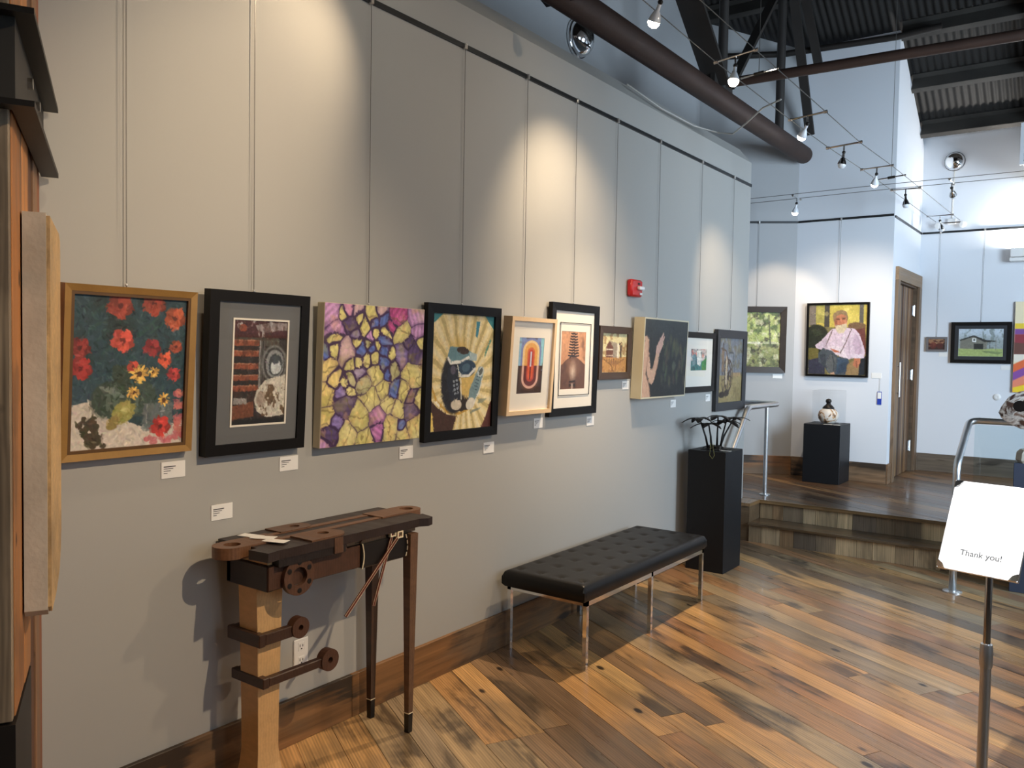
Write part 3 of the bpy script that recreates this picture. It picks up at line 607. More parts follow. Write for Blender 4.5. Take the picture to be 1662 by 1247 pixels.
# ---- picture builder: local x right, z up, y into the wall; y=0 is the front of the frame
def mitre(mb,w_,h_,b,y0,y1,x0=None,z0=0,lip=0.0):
    """four mitred rails; front at y0 (outer), y0+lip at the inner edge"""
    X0=-w_/2 if x0 is None else x0;X1=X0+w_;Z0=z0;Z1=z0+h_
    O=[(X0,Z0),(X1,Z0),(X1,Z1),(X0,Z1)];I=[(X0+b,Z0+b),(X1-b,Z0+b),(X1-b,Z1-b),(X0+b,Z1-b)]
    vs=[(p,y0,q) for p,q in O]+[(p,y0+lip,q) for p,q in I]+[(p,y1,q) for p,q in O]+[(p,y1,q) for p,q in I];fs=[]
    for i in range(4):
        j=(i+1)%4; fs+=[(i,j,4+j,4+i),(8+i,12+i,12+j,8+j),(i,8+i,8+j,j),(4+i,4+j,12+j,12+i)]
    return mb.add(vs,fs)
def pic(name,label,cat,loc,rotz,tilt,w_,h_,depth,border,mframe,cv,lip=.0,group=None,inset=.006,matb=None,matm=None,color=None,glass=False,edge=None,slip=None,matoff=(0,0)):
    t=thing(name,label,cat,loc,group,rot=(tilt,0,rotz))
    if border>0:
        mitre(MB(),w_,h_,border,0,depth,lip=lip).build('frame',mframe,t,color,local=True)
        if slip: mitre(MB(),w_-2*border,h_-2*border,slip[0],lip+.001,lip+.012,z0=border).build('inner_slip',slip[1],t,local=True); border=border+slip[0]
        iw,ih=w_-2*border,h_-2*border
        MB().box(-iw/2-.004,iw/2+.004,inset+lip+.006,depth-.002,border-.004,h_-border+.004).build('backing',m_matwhite if matb is None else (matm or m_matwhite),t,local=True)
        py=inset+lip+.0045
        if matb:   # matb: list of (l,r,b,t) margins to the picture, after mat
            l,r_,b_,tp=matb; pw,ph=iw-l-r_,ih-b_-tp
            X0=-iw/2;Z0=border;mm=MB();O=[(X0,Z0),(X0+iw,Z0),(X0+iw,Z0+ih),(X0,Z0+ih)];I=[(X0+l,Z0+b_),(X0+iw-r_,Z0+b_),(X0+iw-r_,Z0+ih-tp),(X0+l,Z0+ih-tp)]
            vs=[(p,py-.002,q) for p,q in O]+[(p,py-.002,q) for p,q in I]+[(p,py,q) for p,q in O]+[(p,py,q) for p,q in I];fs=[]
            for i in range(4): j=(i+1)%4;fs+=[(i,j,4+j,4+i),(8+i,12+i,12+j,8+j),(i,8+i,8+j,j),(4+i,4+j,12+j,12+i)]
            mm.add(vs,fs).build('mat_board',matm or m_matwhite,t,local=True)
            cv.mesh('picture',pw,ph,t,py-.0005,x0=X0+l,z0=Z0+b_)
        else: cv.mesh('picture',iw,ih,t,py,z0=border)
        if glass: MB().box(-iw/2-.003,iw/2+.003,lip+.0005,lip+.0025,border-.003,h_-border+.003).build('glass_pane',m_picglass,t,local=True)
    else:
        MB().bbox(-w_/2,w_/2,.001,depth,0,h_,.002).build('canvas',edge or m_cream,t,local=True)
        cv.mesh('picture',w_-.003,h_-.003,t,0.0,z0=.0015)
    return t
LW=PI/2
# ================================================================== pictures on the long wall
def P(*a): return a
# 1 poppies and pear
c=Cv(170,220,(40,70,82),3)
c.tint(4,(58,88,98),.5,.7,.3).tint(5,(30,44,40),.5,.7,.3).mott(.15,30)
c.put(np.clip((c.V-.5)*3,0,1)*np.clip(1-c.U*1.6,0,1),(74,92,112),.7)
c.warp(.012,9)
c.poly([(0,.71),(.18,.68),(.34,.74),(.5,.83),(.7,.90),(.86,.87),(1,.84),(1.1,1.1),(0,1.1)],(206,196,186)).put(np.clip((c.V-.9)*5,0,1)*np.clip(1-c.U,0,1),(224,214,200),.6)
c.poly([(.1,.73),(.3,.72),(.5,.84),(.3,.9)],(170,160,156),.35)
c.ell(.37,.68,.21,.13,(56,74,62)).rect(.34,.45,.50,.58,(52,70,58)).ell(.60,.68,.15,.12,(60,80,72)).ell(.34,.63,.12,.02,(150,166,160),.4,a=.6).ell(.38,.68,.03,.09,(100,122,112),a=.6).ell(.31,.69,.02,.07,(110,128,118),a=.5).ell(.56,.68,.02,.08,(112,130,122),a=.5)
c.rect(.62,.71,.90,.90,(116,122,126),.7).line([(.66,.72),(.66,.88)],.012,(170,176,178),.6).line([(.8,.72),(.8,.82)],.012,(160,166,170),.5)
for q in ((.2,.1),(.15,.22),(.25,.26),(.3,.35),(.72,.2),(.6,.23),(.66,.17)): c.line([(q[0]-.05,q[1]+.03),(q[0]+.06,q[1]-.04)],.02,(44,84,74),.6)
for x,y,r,k in ((.39,.06,.115,(156,58,42)),(.69,.03,.11,(160,62,44)),(.89,.13,.10,(178,78,48)),(.42,.29,.105,(206,72,58)),(.06,.34,.09,(146,46,42)),(.08,.47,.095,(172,46,42)),(.69,.33,.08,(150,42,48)),(.91,.32,.062,(156,66,44)),(.81,.41,.068,(226,84,54)),(.90,.52,.066,(186,54,54)),(.52,.46,.055,(196,70,56))): c.flower(x,y,r,k)
for x,y,r in ((.58,.51,.085),(.71,.50,.05),(.53,.635,.058),(.82,.69,.062)): c.daisy(x,y,r,(236,180,80),(90,56,30))
c.ell(.45,.765,.11,.07,(158,154,76),-.7).ell(.36,.835,.075,.038,(150,132,70),-.75).ell(.47,.75,.035,.022,(206,202,130),a=.7,soft=.6)
for k in range(34): c.ell(.05+.16*c.rs.rand()+.09*(k/34),.79+.18*(k/34)+.02*c.rs.rand(),.028,.022,(64+14*c.rs.rand(),58+10*c.rs.rand(),42))
c.flower(.79,.875,.095,(200,52,46))
for k in range(26): c.ell(.93+.07*c.rs.rand(),.64+.33*c.rs.rand(),.03,.022,(196+20*c.rs.rand(),88+30*c.rs.rand(),104),a=.8)
for k in range(12): c.ell(.66+.3*c.rs.rand(),.955+.03*c.rs.rand(),.035,.018,(206,104,112),a=.8)
c.strokes(1500,.030,.010,11).mott(.10,45); c.A=c.A*.84+c.A.mean(2,keepdims=True)*.16*np.array([1.05,1.0,.92])
pic('framed_painting','gold-framed flower painting with red poppies and a pear, nearest the plank pier','painting',(.035,1.452,1.235),LW,math.radians(3.9),.448,.555,.033,.022,m_gold,c,lip=.004,slip=(.010,m_golddk))
# 2 rusty truck photo
c=Cv(100,165,(38,30,28),5)
c.rect(0,0,1,.17,(72,32,30)).tint(8,(196,196,196),.60,.8,.06).rect(0,.17,1,1,(40,34,32),.9).rect(0,.17,.85,.25,(78,74,66)).ell(.18,.08,.07,.035,(150,74,44)).warp(.012,12)
c.poly([(.4,.05),(.7,.02),(1,.02),(1,.09),(.8,.10),(.6,.12),(.45,.1)],(176,178,180),.7)
for v in (.22,.32,.44,.55,.65): c.rect(0,v-.028,.48,v+.028,(140,78,54)).rect(0,v-.028,.48,v-.018,(176,128,104))
c.tint(14,(70,40,30),.55,.5,.1)
c.rect(.48,.2,.58,.68,(86,84,82)).line([(.5,.2),(.5,.68)],.02,(150,150,150)).line([(.55,.2),(.55,.66)],.015,(40,38,38))
c.ell(.77,.42,.24,.185,(118,120,120)).ell(.77,.42,.20,.16,(48,46,46)).ell(.78,.42,.17,.14,(140,144,146)).ell(.79,.43,.13,.11,(60,66,70)).ell(.80,.45,.10,.075,(196,204,208)).ell(.78,.38,.07,.04,(70,80,88))
c.poly([(.6,.58),(1,.52),(1,.92),(.66,.94),(.48,.88),(.42,.78),(.46,.68)],(204,200,188)).ell(.55,.76,.09,.08,(150,134,122),a=.8)
n=c.noise(14); c.put((n-.6)/.05*((c.V>.62)&(c.U>.5)&(c.V<.92)),(96,74,52),.9)
c.poly([(0,.82),(.4,.78),(.42,.92),(0,.95)],(116,70,48)).rect(.05,.74,.28,.80,(150,146,142)).rect(0,.95,1,1,(26,26,28)).strokes(500,.03,.012,13).mott(.2,40)
pr=pic('framed_photograph','black-framed photo of a rusty truck grille and headlight on grey mat','photograph',(.040,1.949,1.206),LW,math.radians(3.1),.445,.601,.038,.040,m_black,c,matb=(.062,.056,.066,.062),matm=m_matgrey,glass=True)
mitre(MB(),.252,.402,.007,.0058,.0088,x0=-.1205-.001,z0=.101).build('white_bevel',m_matwhite,pr,local=True)
# 3 stones canvas (painted cells with dark joints)
c=Cv(210,210,(52,34,58),9); c.warp(.035,6)
S=[(.06,.08,'l',1.3),(.10,.18,'l',1.2),(.22,.03,'p',.6),(.29,.03,'k',.7),(.16,.07,'y',.5),(.23,.14,'d',1.0),(.36,.14,'y',1.0),(.44,.07,'y',1.0),(.32,.10,'y',.4),(.52,.03,'k',.6),(.49,.13,'b',.7),(.56,.10,'b',.8),(.70,.07,'m',1.3),(.66,.13,'m',1.0),(.90,.08,'l',1.5),(.93,.18,'l',1.2),(.76,.18,'y',1.4),(.61,.18,'y',.8),(.50,.19,'y',.5),(.58,.25,'b',.9),(.10,.24,'y',.9),(.21,.33,'k',1.3),(.11,.33,'y',.7),(.30,.26,'y',.4),(.36,.31,'b',.9),(.42,.28,'g',.5),(.47,.32,'b',.7),(.44,.22,'l',.4),(.52,.30,'y',.4),(.59,.34,'b',.6),(.66,.36,'y',.4),(.34,.40,'y',.5),(.42,.39,'y',.5),(.49,.39,'y',.6),(.27,.42,'y',.5),(.59,.42,'b',.9),(.02,.35,'b',.9),(.05,.45,'o',1.3),(.12,.52,'o',1.0),(.03,.62,'o',1.5),(.05,.78,'o',1.2),(.20,.55,'y',.6),(.17,.62,'v',.9),(.24,.62,'y',.5),(.34,.48,'v',1.0),(.28,.52,'g',.8),(.40,.56,'g',1.2),(.50,.50,'y',1.6),(.48,.66,'y',1.9),(.58,.60,'y',1.6),(.62,.48,'b',.6),(.68,.46,'g',1.0),(.78,.36,'v',1.4),(.90,.33,'d',1.7),(.85,.28,'d',1.0),(.72,.60,'b',1.0),(.90,.52,'y',1.7),(.82,.62,'y',1.2),(.75,.76,'y',1.2),(.89,.66,'d',1.0),(.88,.78,'d',1.2),(.20,.72,'d',1.3),(.08,.90,'d',1.1),(.14,.82,'v',.8),(.25,.92,'y',1.8),(.35,.82,'y',1.7),(.40,.96,'y',1.5),(.55,.82,'m2',1.4),(.55,.90,'m2',1.0),(.68,.90,'y',1.7),(.66,.72,'y',1.3),(.93,.92,'y',1.6),(.80,.96,'y',1.2),(.97,.70,'y',1.0),(.02,.97,'l',.6),(.78,.90,'b',.4),(.97,.25,'y',.6),(.28,.20,'v',.5)]
PC={'l':(184,140,186),'p':(210,150,180),'k':(206,176,178),'y':(214,204,132),'d':(80,62,104),'b':(84,104,168),'m':(170,70,128),'g':(176,172,128),'o':(226,204,132),'v':(126,110,166),'m2':(176,112,168)}
D=np.stack([np.hypot(c.U-x,(c.V-y))/(.6+.4*k) for x,y,_,k in S]); o_=np.argsort(D,axis=0); d1=np.take_along_axis(D,o_[:1],0)[0]; d2=np.take_along_axis(D,o_[1:2],0)[0]
cols=np.array([PC[k] for _,_,k,_ in S],float); base=cols[o_[0]]
ph=np.array([c.rs.rand()*6 for _ in S])[o_[0]]; stv=np.sin((c.U0*np.cos(ph)+c.V0*np.sin(ph))*150)*.5+.5
rl=np.array([k for *_,k in S])[o_[0]]
c.A=base*(.90+.14*stv[...,None]*np.where(base[...,1:2]<150,1.4,.45))*(1.12-1.1*np.clip(d1,0,.25))[...,None]
c.tint(4,(238,228,188),.52,.35,.2).tint(7,(168,164,84),.58,.45,.15).tint(9,(226,180,120),.62,.35,.1)
yl=(base[...,2]<140)*1.0
c.put(yl*(np.sin((c.U0*np.cos(ph+1)+c.V0*np.sin(ph+1))*60+c.noise(9)*9)-.86)/.1,(110,96,60),.5)
gap=d2-d1
c.put((.020*np.where(rl>1.1,.45,1.15)-gap)/.010,(54,34,66),.92).put((.045-gap)/.05*(1-yl*.6),(70,40,96),.45).strokes(900,.02,.008,8).mott(.08,40)
pic('canvas_painting','unframed square canvas of yellow and violet stones on pale deep edges','painting',(.047,2.543,1.194),LW,math.radians(2.5),.595,.596,.045,0,None,c,edge=m_cream)
# 4 sneakers
c=Cv(150,190,(228,208,150),11)
n=np.arctan2((c.V0-.62),(c.U0-.5)); f=np.sin(n*22+c.noise(3)*3); c.put((f-.2)/.8,(238,226,188),.8).put((-f-.55)/.2,(170,150,96),.6)
c.put(np.clip(1-np.hypot(c.U0-.42,(c.V0-.33)*1.1)/.2,0,1),(206,160,60),.8); c.warp(.006,8)
c.poly([(0,0),(.16,0),(.05,.07),(0,.09)],(58,128,134)).poly([(.84,0),(1.01,0),(1.01,.12),(.93,.07)],(58,128,134)).poly([(.70,.05),(.76,.05),(.72,.2),(.69,.18)],(58,130,150)).poly([(.94,.20),(.96,.22),(.86,.37),(.85,.34)],(90,140,120)).poly([(.80,.74),(.92,.74),(.84,.78),(.76,.78)],(130,140,120),.8).poly([(.66,.84),(.82,.82),(.8,.84),(.64,.87)],(120,130,120),.8)
c.poly([(0,.72),(.12,.80),(.26,.86),(.42,.88),(.36,1.02),(.08,1.02),(.05,.9),(0,.82)],(66,42,32)).poly([(.98,.78),(1.01,.76),(1.01,1.01),(.82,1.01),(.9,.92)],(84,40,30)).poly([(0,.83),(.04,.84),(.07,1),(.04,1),(0,.9)],(236,208,110))
c.line([(0,.60),(.1,.74),(.28,.84),(.46,.86),(.62,.82)],.03,(196,156,70)).line([(.1,.75),(.14,.78)],.03,(240,232,210))
c.ell(.36,.60,.20,.26,(30,30,36),-.05).ell(.50,.78,.20,.06,(44,34,28)).ell(.56,.55,.13,.17,(214,182,104))
c.poly([(.28,.28),(.5,.28),(.62,.32),(.62,.38),(.5,.42),(.28,.42),(.25,.36)],(104,140,150)).ell(.49,.31,.10,.032,(60,44,34),.1).line([(.26,.38),(.30,.42),(.46,.41),(.62,.36)],.035,(232,232,224)).poly([(.6,.32),(.72,.34),(.72,.40),(.6,.40)],(170,190,192))
c.ell(.56,.47,.15,.075,(44,66,88),-.15).line([(.43,.50),(.48,.535),(.60,.53),(.70,.47)],.03,(226,226,220)).ell(.55,.46,.07,.035,(74,100,120),-.15)
c.poly([(.26,.46),(.40,.44),(.46,.6),(.46,.74),(.40,.78),(.32,.74),(.25,.6)],(34,38,50)).line([(.41,.44),(.47,.58),(.485,.74)],.014,(226,226,214)).ell(.41,.785,.085,.045,(206,196,176)).ell(.34,.48,.04,.04,(86,82,96))
for k in range(4): c.ell(.36+.01*k,.58+.036*k,.018,.012,(150,160,170)).ell(.405+.008*k,.57+.036*k,.016,.011,(150,160,170))
c.poly([(.78,.45),(.85,.49),(.82,.6),(.74,.72),(.66,.80),(.60,.76),(.62,.66),(.70,.54)],(120,146,152)).ell(.80,.50,.045,.05,(200,210,210),.5).ell(.80,.50,.028,.035,(90,96,92),.5).ell(.64,.78,.08,.05,(222,216,200),-.5).line([(.83,.56),(.78,.68),(.70,.78)],.014,(224,224,216))
for k in range(5): c.line([(.69+.012*k,.65-.028*k),(.74+.012*k,.66-.028*k)],.01,(60,84,100))
c.strokes(700,.03,.008,7).mott(.08,40)
pic('framed_painting','black-framed painting of sneakers piled in a pale yellow basket','painting',(.030,3.178,1.165),LW,math.radians(1.6),.571,.662,.028,.046,m_black,c,lip=.002)
# 5 arch print in pale maple shadow box
c=Cv(70,120,(130,150,200),13)
c.put((c.U0<.1)*1.,(150,196,214),.8).put((c.U0>.88)*1.,(150,210,216),.9).rect(0,.5,1,1,(64,42,34)).tint(6,(84,54,42),.55,.5,.2)
def stad(rx,v0,v1,colt,colb):
    dy=np.where(c.V0<v0,(c.V0-v0)*c.asp,np.where(c.V0>v1,(c.V0-v1)*c.asp,0)); d=np.hypot(c.U0-.5,dy); m=(rx-d)/.02+.5
    c.put(m*(c.V0<.5),colt).put(m*(c.V0>=.5),colb)
stad(.40,.24,.72,(128,138,190),(90,60,46)); stad(.335,.24,.72,(238,206,150),(226,178,160)); stad(.255,.24,.72,(232,170,90),(104,46,44)); stad(.15,.26,.70,(214,110,62),(190,70,50)); stad(.10,.27,.69,(196,64,44),(226,100,52)); stad(.05,.28,.68,(160,60,60),(214,80,44))
c.rect(.47,.25,.53,.52,(206,206,220)).rect(.48,.52,.52,.75,(70,24,24)).mott(.06,30)
pic('framed_print','pale maple box frame with a print of concentric orange and blue arches','print',(.062,3.714,1.261),LW,math.radians(3.6),.431,.529,.058,.022,m_mapleframe,c,lip=.0,inset=.012,matb=(.075,.075,.092,.088),matm=m_matwhite,glass=True)
# 6 spine print
c=Cv(70,150,(206,152,112),17)
c.tint(4,(190,134,96),.5,.6,.3); c.poly([(0,1),(0,.6),(.2,.5),(.38,.44),(.62,.44),(.85,.52),(1,.58),(1,1)],(104,70,54)).tint(5,(76,50,40),.55,.6,.2)
c.put(np.clip(1-np.hypot((c.U0-.5)/.18,(c.V0-.68)/.22),0,1),(226,214,196),1.0).put(np.clip(1-np.hypot((c.U0-.5)/.4,(c.V0-.6)/.24),0,1),(170,130,106),.6)
for k in range(9):
    v=.02+.048*k; s_=.12+.012*k; c.poly([(.5-s_,v),(.5-.02,v+.012),(.5-.02,v+.04),(.5-s_,v+.022)],(40,30,28)).poly([(.53,v+.018),(.53+s_,v+.004),(.53+s_,v+.026),(.53,v+.045)],(44,34,32)).rect(.46,v,.56,v+.03,(52,38,34))
c.line([(.36,.46),(.44,.40),(.5,.44),(.6,.38),(.66,.36)],.04,(50,36,32))
c.poly([(.36,.86),(.6,.85),(.6,.88),(.36,.89)],(40,28,26)).poly([(.36,.9),(.46,.93),(.36,.98)],(40,28,26)).poly([(.62,.9),(.5,.93),(.62,.98)],(40,28,26)).rect(.46,.9,.52,1,(226,214,200),.6).mott(.12,30)
t=pic('framed_print','tall black-framed print of a brown spine with wide white mat','print',(.030,4.225,1.229),LW,math.radians(1.1),.533,.664,.028,.046,m_black,c,lip=.003,matb=(.075,.090,.110,.118),matm=m_matwhite,glass=True)
mitre(MB(),.35,.434,.004,.0065,.0082,x0=-.168,z0=.118).build('mat_line',m_black,t,local=True)
# 7 barn, small
c=Cv(80,70,(206,196,150),19)
c.tint(3,(180,166,120),.5,.5,.3).rect(0,.60,1,1,(176,130,76)).tint(8,(130,90,54),.55,.6,.1)
c.poly([(.18,.62),(.18,.35),(.24,.25),(.32,.2),(.40,.26),(.46,.36),(.46,.62)],(104,66,52)).poly([(.32,.2),(.6,.24),(.64,.4),(.64,.62),(.46,.62),(.46,.36)],(150,138,120)).rect(.2,.40,.46,.43,(214,200,180)).rect(.2,.56,.46,.58,(200,180,160)).rect(.62,.26,.70,.64,(226,216,190)).rect(.74,.3,.80,.62,(80,66,56)).line([(.7,.28),(.78,.22)],.02,(60,50,44))
for k in range(7): c.rect(.22+.09*k,.62,.235+.09*k,.78,(110,80,56),.8)
c.line([(.1,.66),(.4,.82),(.5,1)],.03,(110,78,48),.7).line([(.9,.66),(.6,.8),(.55,1)],.03,(120,86,54),.7).strokes(350,.035,.014,9).mott(.12,25)
pic('framed_painting','smallest picture of the long wall, a sepia barn in dark wood frame','painting',(.030,4.725,1.435),LW,math.radians(1.2),.422,.342,.028,.045,m_frame,c,lip=.004,color=rgb(66,50,38))
# 8 back and raised hand
c=Cv(150,120,(40,42,42),23)
c.tint(4,(58,62,62),.5,.6,.3).put(np.clip(1-c.V0*2,0,1),(70,76,78),.5)
for k in range(40):
    x=.42+.55*c.rs.rand();y=.2+.62*c.rs.rand(); c.ell(x,y,.024,.075,(70+26*c.rs.rand(),74+20*c.rs.rand(),62),(c.rs.rand()-.5)*.6,a=.6,soft=.5)
c.ell(.70,.60,.045,.06,(100,104,90),a=.6,soft=.5).warp(.004,8)
SK=(192,156,132);SD=(150,112,92)
c.poly([(0,.22),(.06,.22),(.10,.26),(.11,.36),(.09,.48),(.07,.60),(.06,.70),(.12,.80),(.17,.90),(.18,1.01),(0,1.01)],SK).poly([(.05,.45),(.10,.40),(.15,.56),(.17,.66),(.21,.62),(.25,.5),(.27,.40),(.34,.42),(.33,.56),(.28,.70),(.24,.80),(.20,.84),(.14,.80),(.09,.70)],SK).poly([(.26,.42),(.27,.34),(.33,.26),(.38,.20),(.41,.17),(.43,.18),(.40,.24),(.445,.20),(.45,.22),(.42,.28),(.41,.34),(.37,.40),(.33,.46)],(194,158,144))
c.line([(.09,.30),(.095,.5),(.07,.66)],.02,SD,.7).line([(.06,.70),(.14,.82),(.18,.98)],.02,SD,.7).line([(.21,.64),(.25,.5)],.02,SD,.5).line([(.26,.78),(.32,.56)],.02,SD,.6).strokes(500,.025,.010,5).mott(.06,40)
pic('canvas_painting','dark canvas of a bare back and raised hand in thin cream floater frame','painting',(.082,5.341,1.298),LW,math.radians(2.1),.700,.552,.080,.010,m_cream,c,lip=.0,inset=-.004)
# 9 small print in wide white mat
c=Cv(60,34,(206,190,180),29)
c.tint(4,(220,110,90),.55,.8,.15).rect(0,.55,1,1,(60,130,126)).tint(5,(40,96,100),.5,.7,.15).poly([(.35,.1),(.6,.05),(.7,.5),(.6,.8),(.4,.7)],(232,228,214)).poly([(.1,.3),(.3,.2),(.32,.7),(.12,.8)],(120,150,150)).poly([(.7,.6),(1,.4),(1,1),(.7,1)],(70,140,70)).mott(.25,18)
pic('framed_print','black-framed tiny colourful print in a wide white mat','print',(.030,6.072,1.311),LW,math.radians(.9),.60,.467,.028,.045,m_black,c,matb=(.10,.11,.125,.085),matm=m_matwhite,glass=True)
# 10 wagon wheel
c=Cv(90,90,(112,116,122),31)
for k in range(7): c.rect(.15*k+.06,0,.15*k+.075,.60,(78,82,88),.6)
c.tint(6,(142,146,152),.55,.5,.15).put((c.V0>.58)*1.,(138,124,84)).put(np.clip((c.V0-.58)*6,0,1)*(c.V0<.7),(160,146,104),.5).tint(7,(112,98,62),.5,.5,.15).rect(.60,.22,.62,.45,(70,72,78)).rect(.42,.215,.62,.235,(60,60,64)).rect(.56,.54,.95,.60,(150,126,90))
for cx,cy,rx,ry in ((.34,.62,.20,.30),(.42,.58,.18,.26)):
    for r0,r1 in ((1.0,.86),):
        dd=np.hypot((c.U-cx)/rx,(c.V-cy)/ry); c.put(np.minimum((1-dd)/.05,(dd-r1)/.05)+.3,(66,52,44),.9)
    for k in range(9): a_=k*2*PI/9+.2; c.line([(cx,cy),(cx+rx*.93*math.cos(a_),cy+ry*.93*math.sin(a_))],.020,(70,56,46),.85)
    c.ell(cx,cy,rx*.22,ry*.2,(58,46,38))
c.rect(.13,.16,.22,.52,(120,100,80)).rect(.15,.08,.19,.2,(70,58,50)).rect(.30,.28,.37,.72,(172,156,130)).line([(.12,.16),(.3,.2),(.42,.4)],.03,(86,70,58)).ell(.17,.88,.13,.05,(46,38,32)).ell(.36,.86,.1,.05,(54,44,36)).strokes(450,.03,.011,10).mott(.15,25)
pic('framed_painting','slate-framed painting of a wagon wheel, last on the long wall','painting',(.035,6.734,1.142),LW,math.radians(.7),.661,.672,.033,.068,m_slate,c,lip=.006)
# hanging cables of the long wall
for y,zb,lb in ((1.452,1.795,'gold-framed poppy painting'),(1.949,1.81,'rusty truck photo'),(2.543,1.795,'stone canvas'),(3.178,1.83,'sneaker painting'),(3.714,1.79,'arch print'),(4.225,1.895,'spine print'),(4.725,1.78,'small barn picture'),(5.341,1.855,'bare back canvas'),(6.072,1.78,'tiny colourful print'),(6.734,1.818,'wagon wheel painting')):
    hang((0,y),3.10,zb,(1,0),'thin steel cable holding up the '+lb)
# caption cards
def card(y,z,label,w_=.090,h_=.057,loc=None,rotz=LW,lines=4,text=True):
    t=thing('caption_card',label,'card',loc or (.0025,y,z),'caption cards',rot=(0,0,rotz))
    MB().box(-w_/2,w_/2,-.0005,.002,0,h_).build('card',m_white,t,local=True)
    if text:
        mb=MB()
        for k in range(lines):
            L_=(.045,.036,.026,.014)[k]*w_/.09; z1=h_*(.74-.135*k); mb.box(-w_/2+.008,-w_/2+.008+L_,-.0012,-.0006,z1-(.0035 if k==0 else .0022),z1)
        mb.build('print_lines',m_print,t,local=True)
    return t
for y,z,lb in ((1.627,1.142,'white caption card under the gold-framed poppy painting'),(2.127,1.114,'white caption card under the rusty truck photo'),(2.802,1.098,'white caption card under the stone canvas'),(3.429,1.068,'white caption card under the sneaker painting'),(3.888,1.170,'white caption card under the arch print'),(4.468,1.149,'white caption card under the spine print'),(4.919,1.363,'white caption card under the small barn picture'),(5.669,1.209,'white caption card under the bare back canvas'),(6.318,1.230,'white caption card under the tiny colourful print'),(1.822,.965,'white caption card low on the wall just above the console table')):
    card(y,z,lb)

# ================================================================== pictures beyond the steps
c=Cv(90,110,(150,160,90),37)
c.tint(5,(196,200,130),.5,.8,.15).tint(7,(70,84,44),.55,.8,.1).put((np.abs(c.V0-.56)<.02)*1.,(214,208,180),.6).put((c.V0>.6)*1.,(110,106,70),.5).tint(9,(60,56,38),.58,.8,.06,10).tint(10,(200,196,160),.62,.7,.06)
c.line([(.25,.05),(.2,.3),(.05,.5)],.03,(70,62,44)).line([(.75,.05),(.8,.6)],.03,(84,84,60)).line([(.2,.28),(.4,.1)],.018,(80,72,50)).line([(.0,.55),(.6,.57)],.02,(220,214,196)).strokes(900,.03,.011,16).mott(.2,40)
ca=cA+cdir*.5; cnn=Vector((.5,-.87)).normalized()
pl=Vector((cA.x,cA.y))+cdir*.40+cnn*.034
pic('framed_painting','dark-framed painting of a sunlit forest stream, half hidden by the wall end','painting',(pl.x,pl.y,1.425),math.atan2(.5,.87),.02,.62,.708,.030,.062,m_frame,c,lip=.008,color=rgb(50,38,28))
# portrait
c=Cv(140,175,(120,110,70),41)
c.rect(0,0,1,.32,(196,176,84)).tint(3,(226,204,104),.5,.7,.2).rect(0,0,.12,.3,(120,110,100)).rect(.27,0,.36,.32,(70,66,60)).rect(.12,0,.27,.26,(150,146,84),.7).rect(.87,0,.94,.32,(96,90,80)).tint(8,(240,224,140),.62,.4,.1)
c.warp(.006,8)
c.ell(.13,.45,.22,.17,(44,46,34)).poly([(0,.35),(.3,.4),(.2,.75),(0,.75)],(42,46,34)).poly([(0,.62),(.18,.62),(.2,.95),(0,1)],(110,100,52)).poly([(.68,.33),(.8,.27),(.97,.3),(1,.7),(.8,.7)],(110,60,54)).ell(.83,.30,.15,.05,(120,92,66)).poly([(0,.8),(.3,.74),(.3,1),(0,1)],(58,58,72)).poly([(.8,.85),(1,.72),(1,1),(.75,1)],(36,40,46))
c.poly([(.32,.42),(.42,.34),(.66,.33),(.80,.34),(.88,.42),(.95,.58),(.99,.68),(.97,.76),(.80,.72),(.72,.78),(.55,.74),(.42,.68),(.28,.66),(.14,.62),(.12,.58),(.24,.50)],(214,192,204)).poly([(.80,.4),(.9,.52),(.92,.7),(.82,.7),(.76,.55)],(196,170,186)).poly([(.24,.52),(.34,.5),(.32,.62),(.16,.62)],(204,184,198)).poly([(.32,.6),(.5,.58),(.6,.62),(.7,.76),(.5,.72)],(226,208,214))
c.line([(.42,.36),(.34,.52),(.30,.60)],.016,(110,92,86)).line([(.74,.35),(.66,.52),(.56,.69)],.016,(110,92,86))
c.poly([(.26,.62),(.42,.66),(.52,.74),(.70,.77),(.74,.85),(.70,1),(.42,1),(.36,.98),(.30,.9),(.18,.82),(.18,.7)],(76,82,88)).poly([(.40,.70),(.5,.76),(.46,.98),(.36,.98),(.3,.85)],(96,98,98)).poly([(.52,.76),(.70,.78),(.66,.95),(.5,1)],(66,82,100)).line([(.42,.7),(.46,.84),(.45,.97)],.014,(50,54,60))
c.poly([(.68,.85),(.9,.74),(.88,1),(.66,1)],(150,122,84))
c.poly([(.38,.62),(.5,.65),(.56,.68),(.46,.68)],(190,110,82)).poly([(.80,.74),(.90,.74),(.91,.82),(.86,.90),(.78,.86),(.80,.79)],(186,116,84)).line([(.84,.8),(.85,.89)],.01,(120,70,52)).poly([(.74,.70),(.94,.70),(.96,.76),(.76,.76)],(224,206,216))
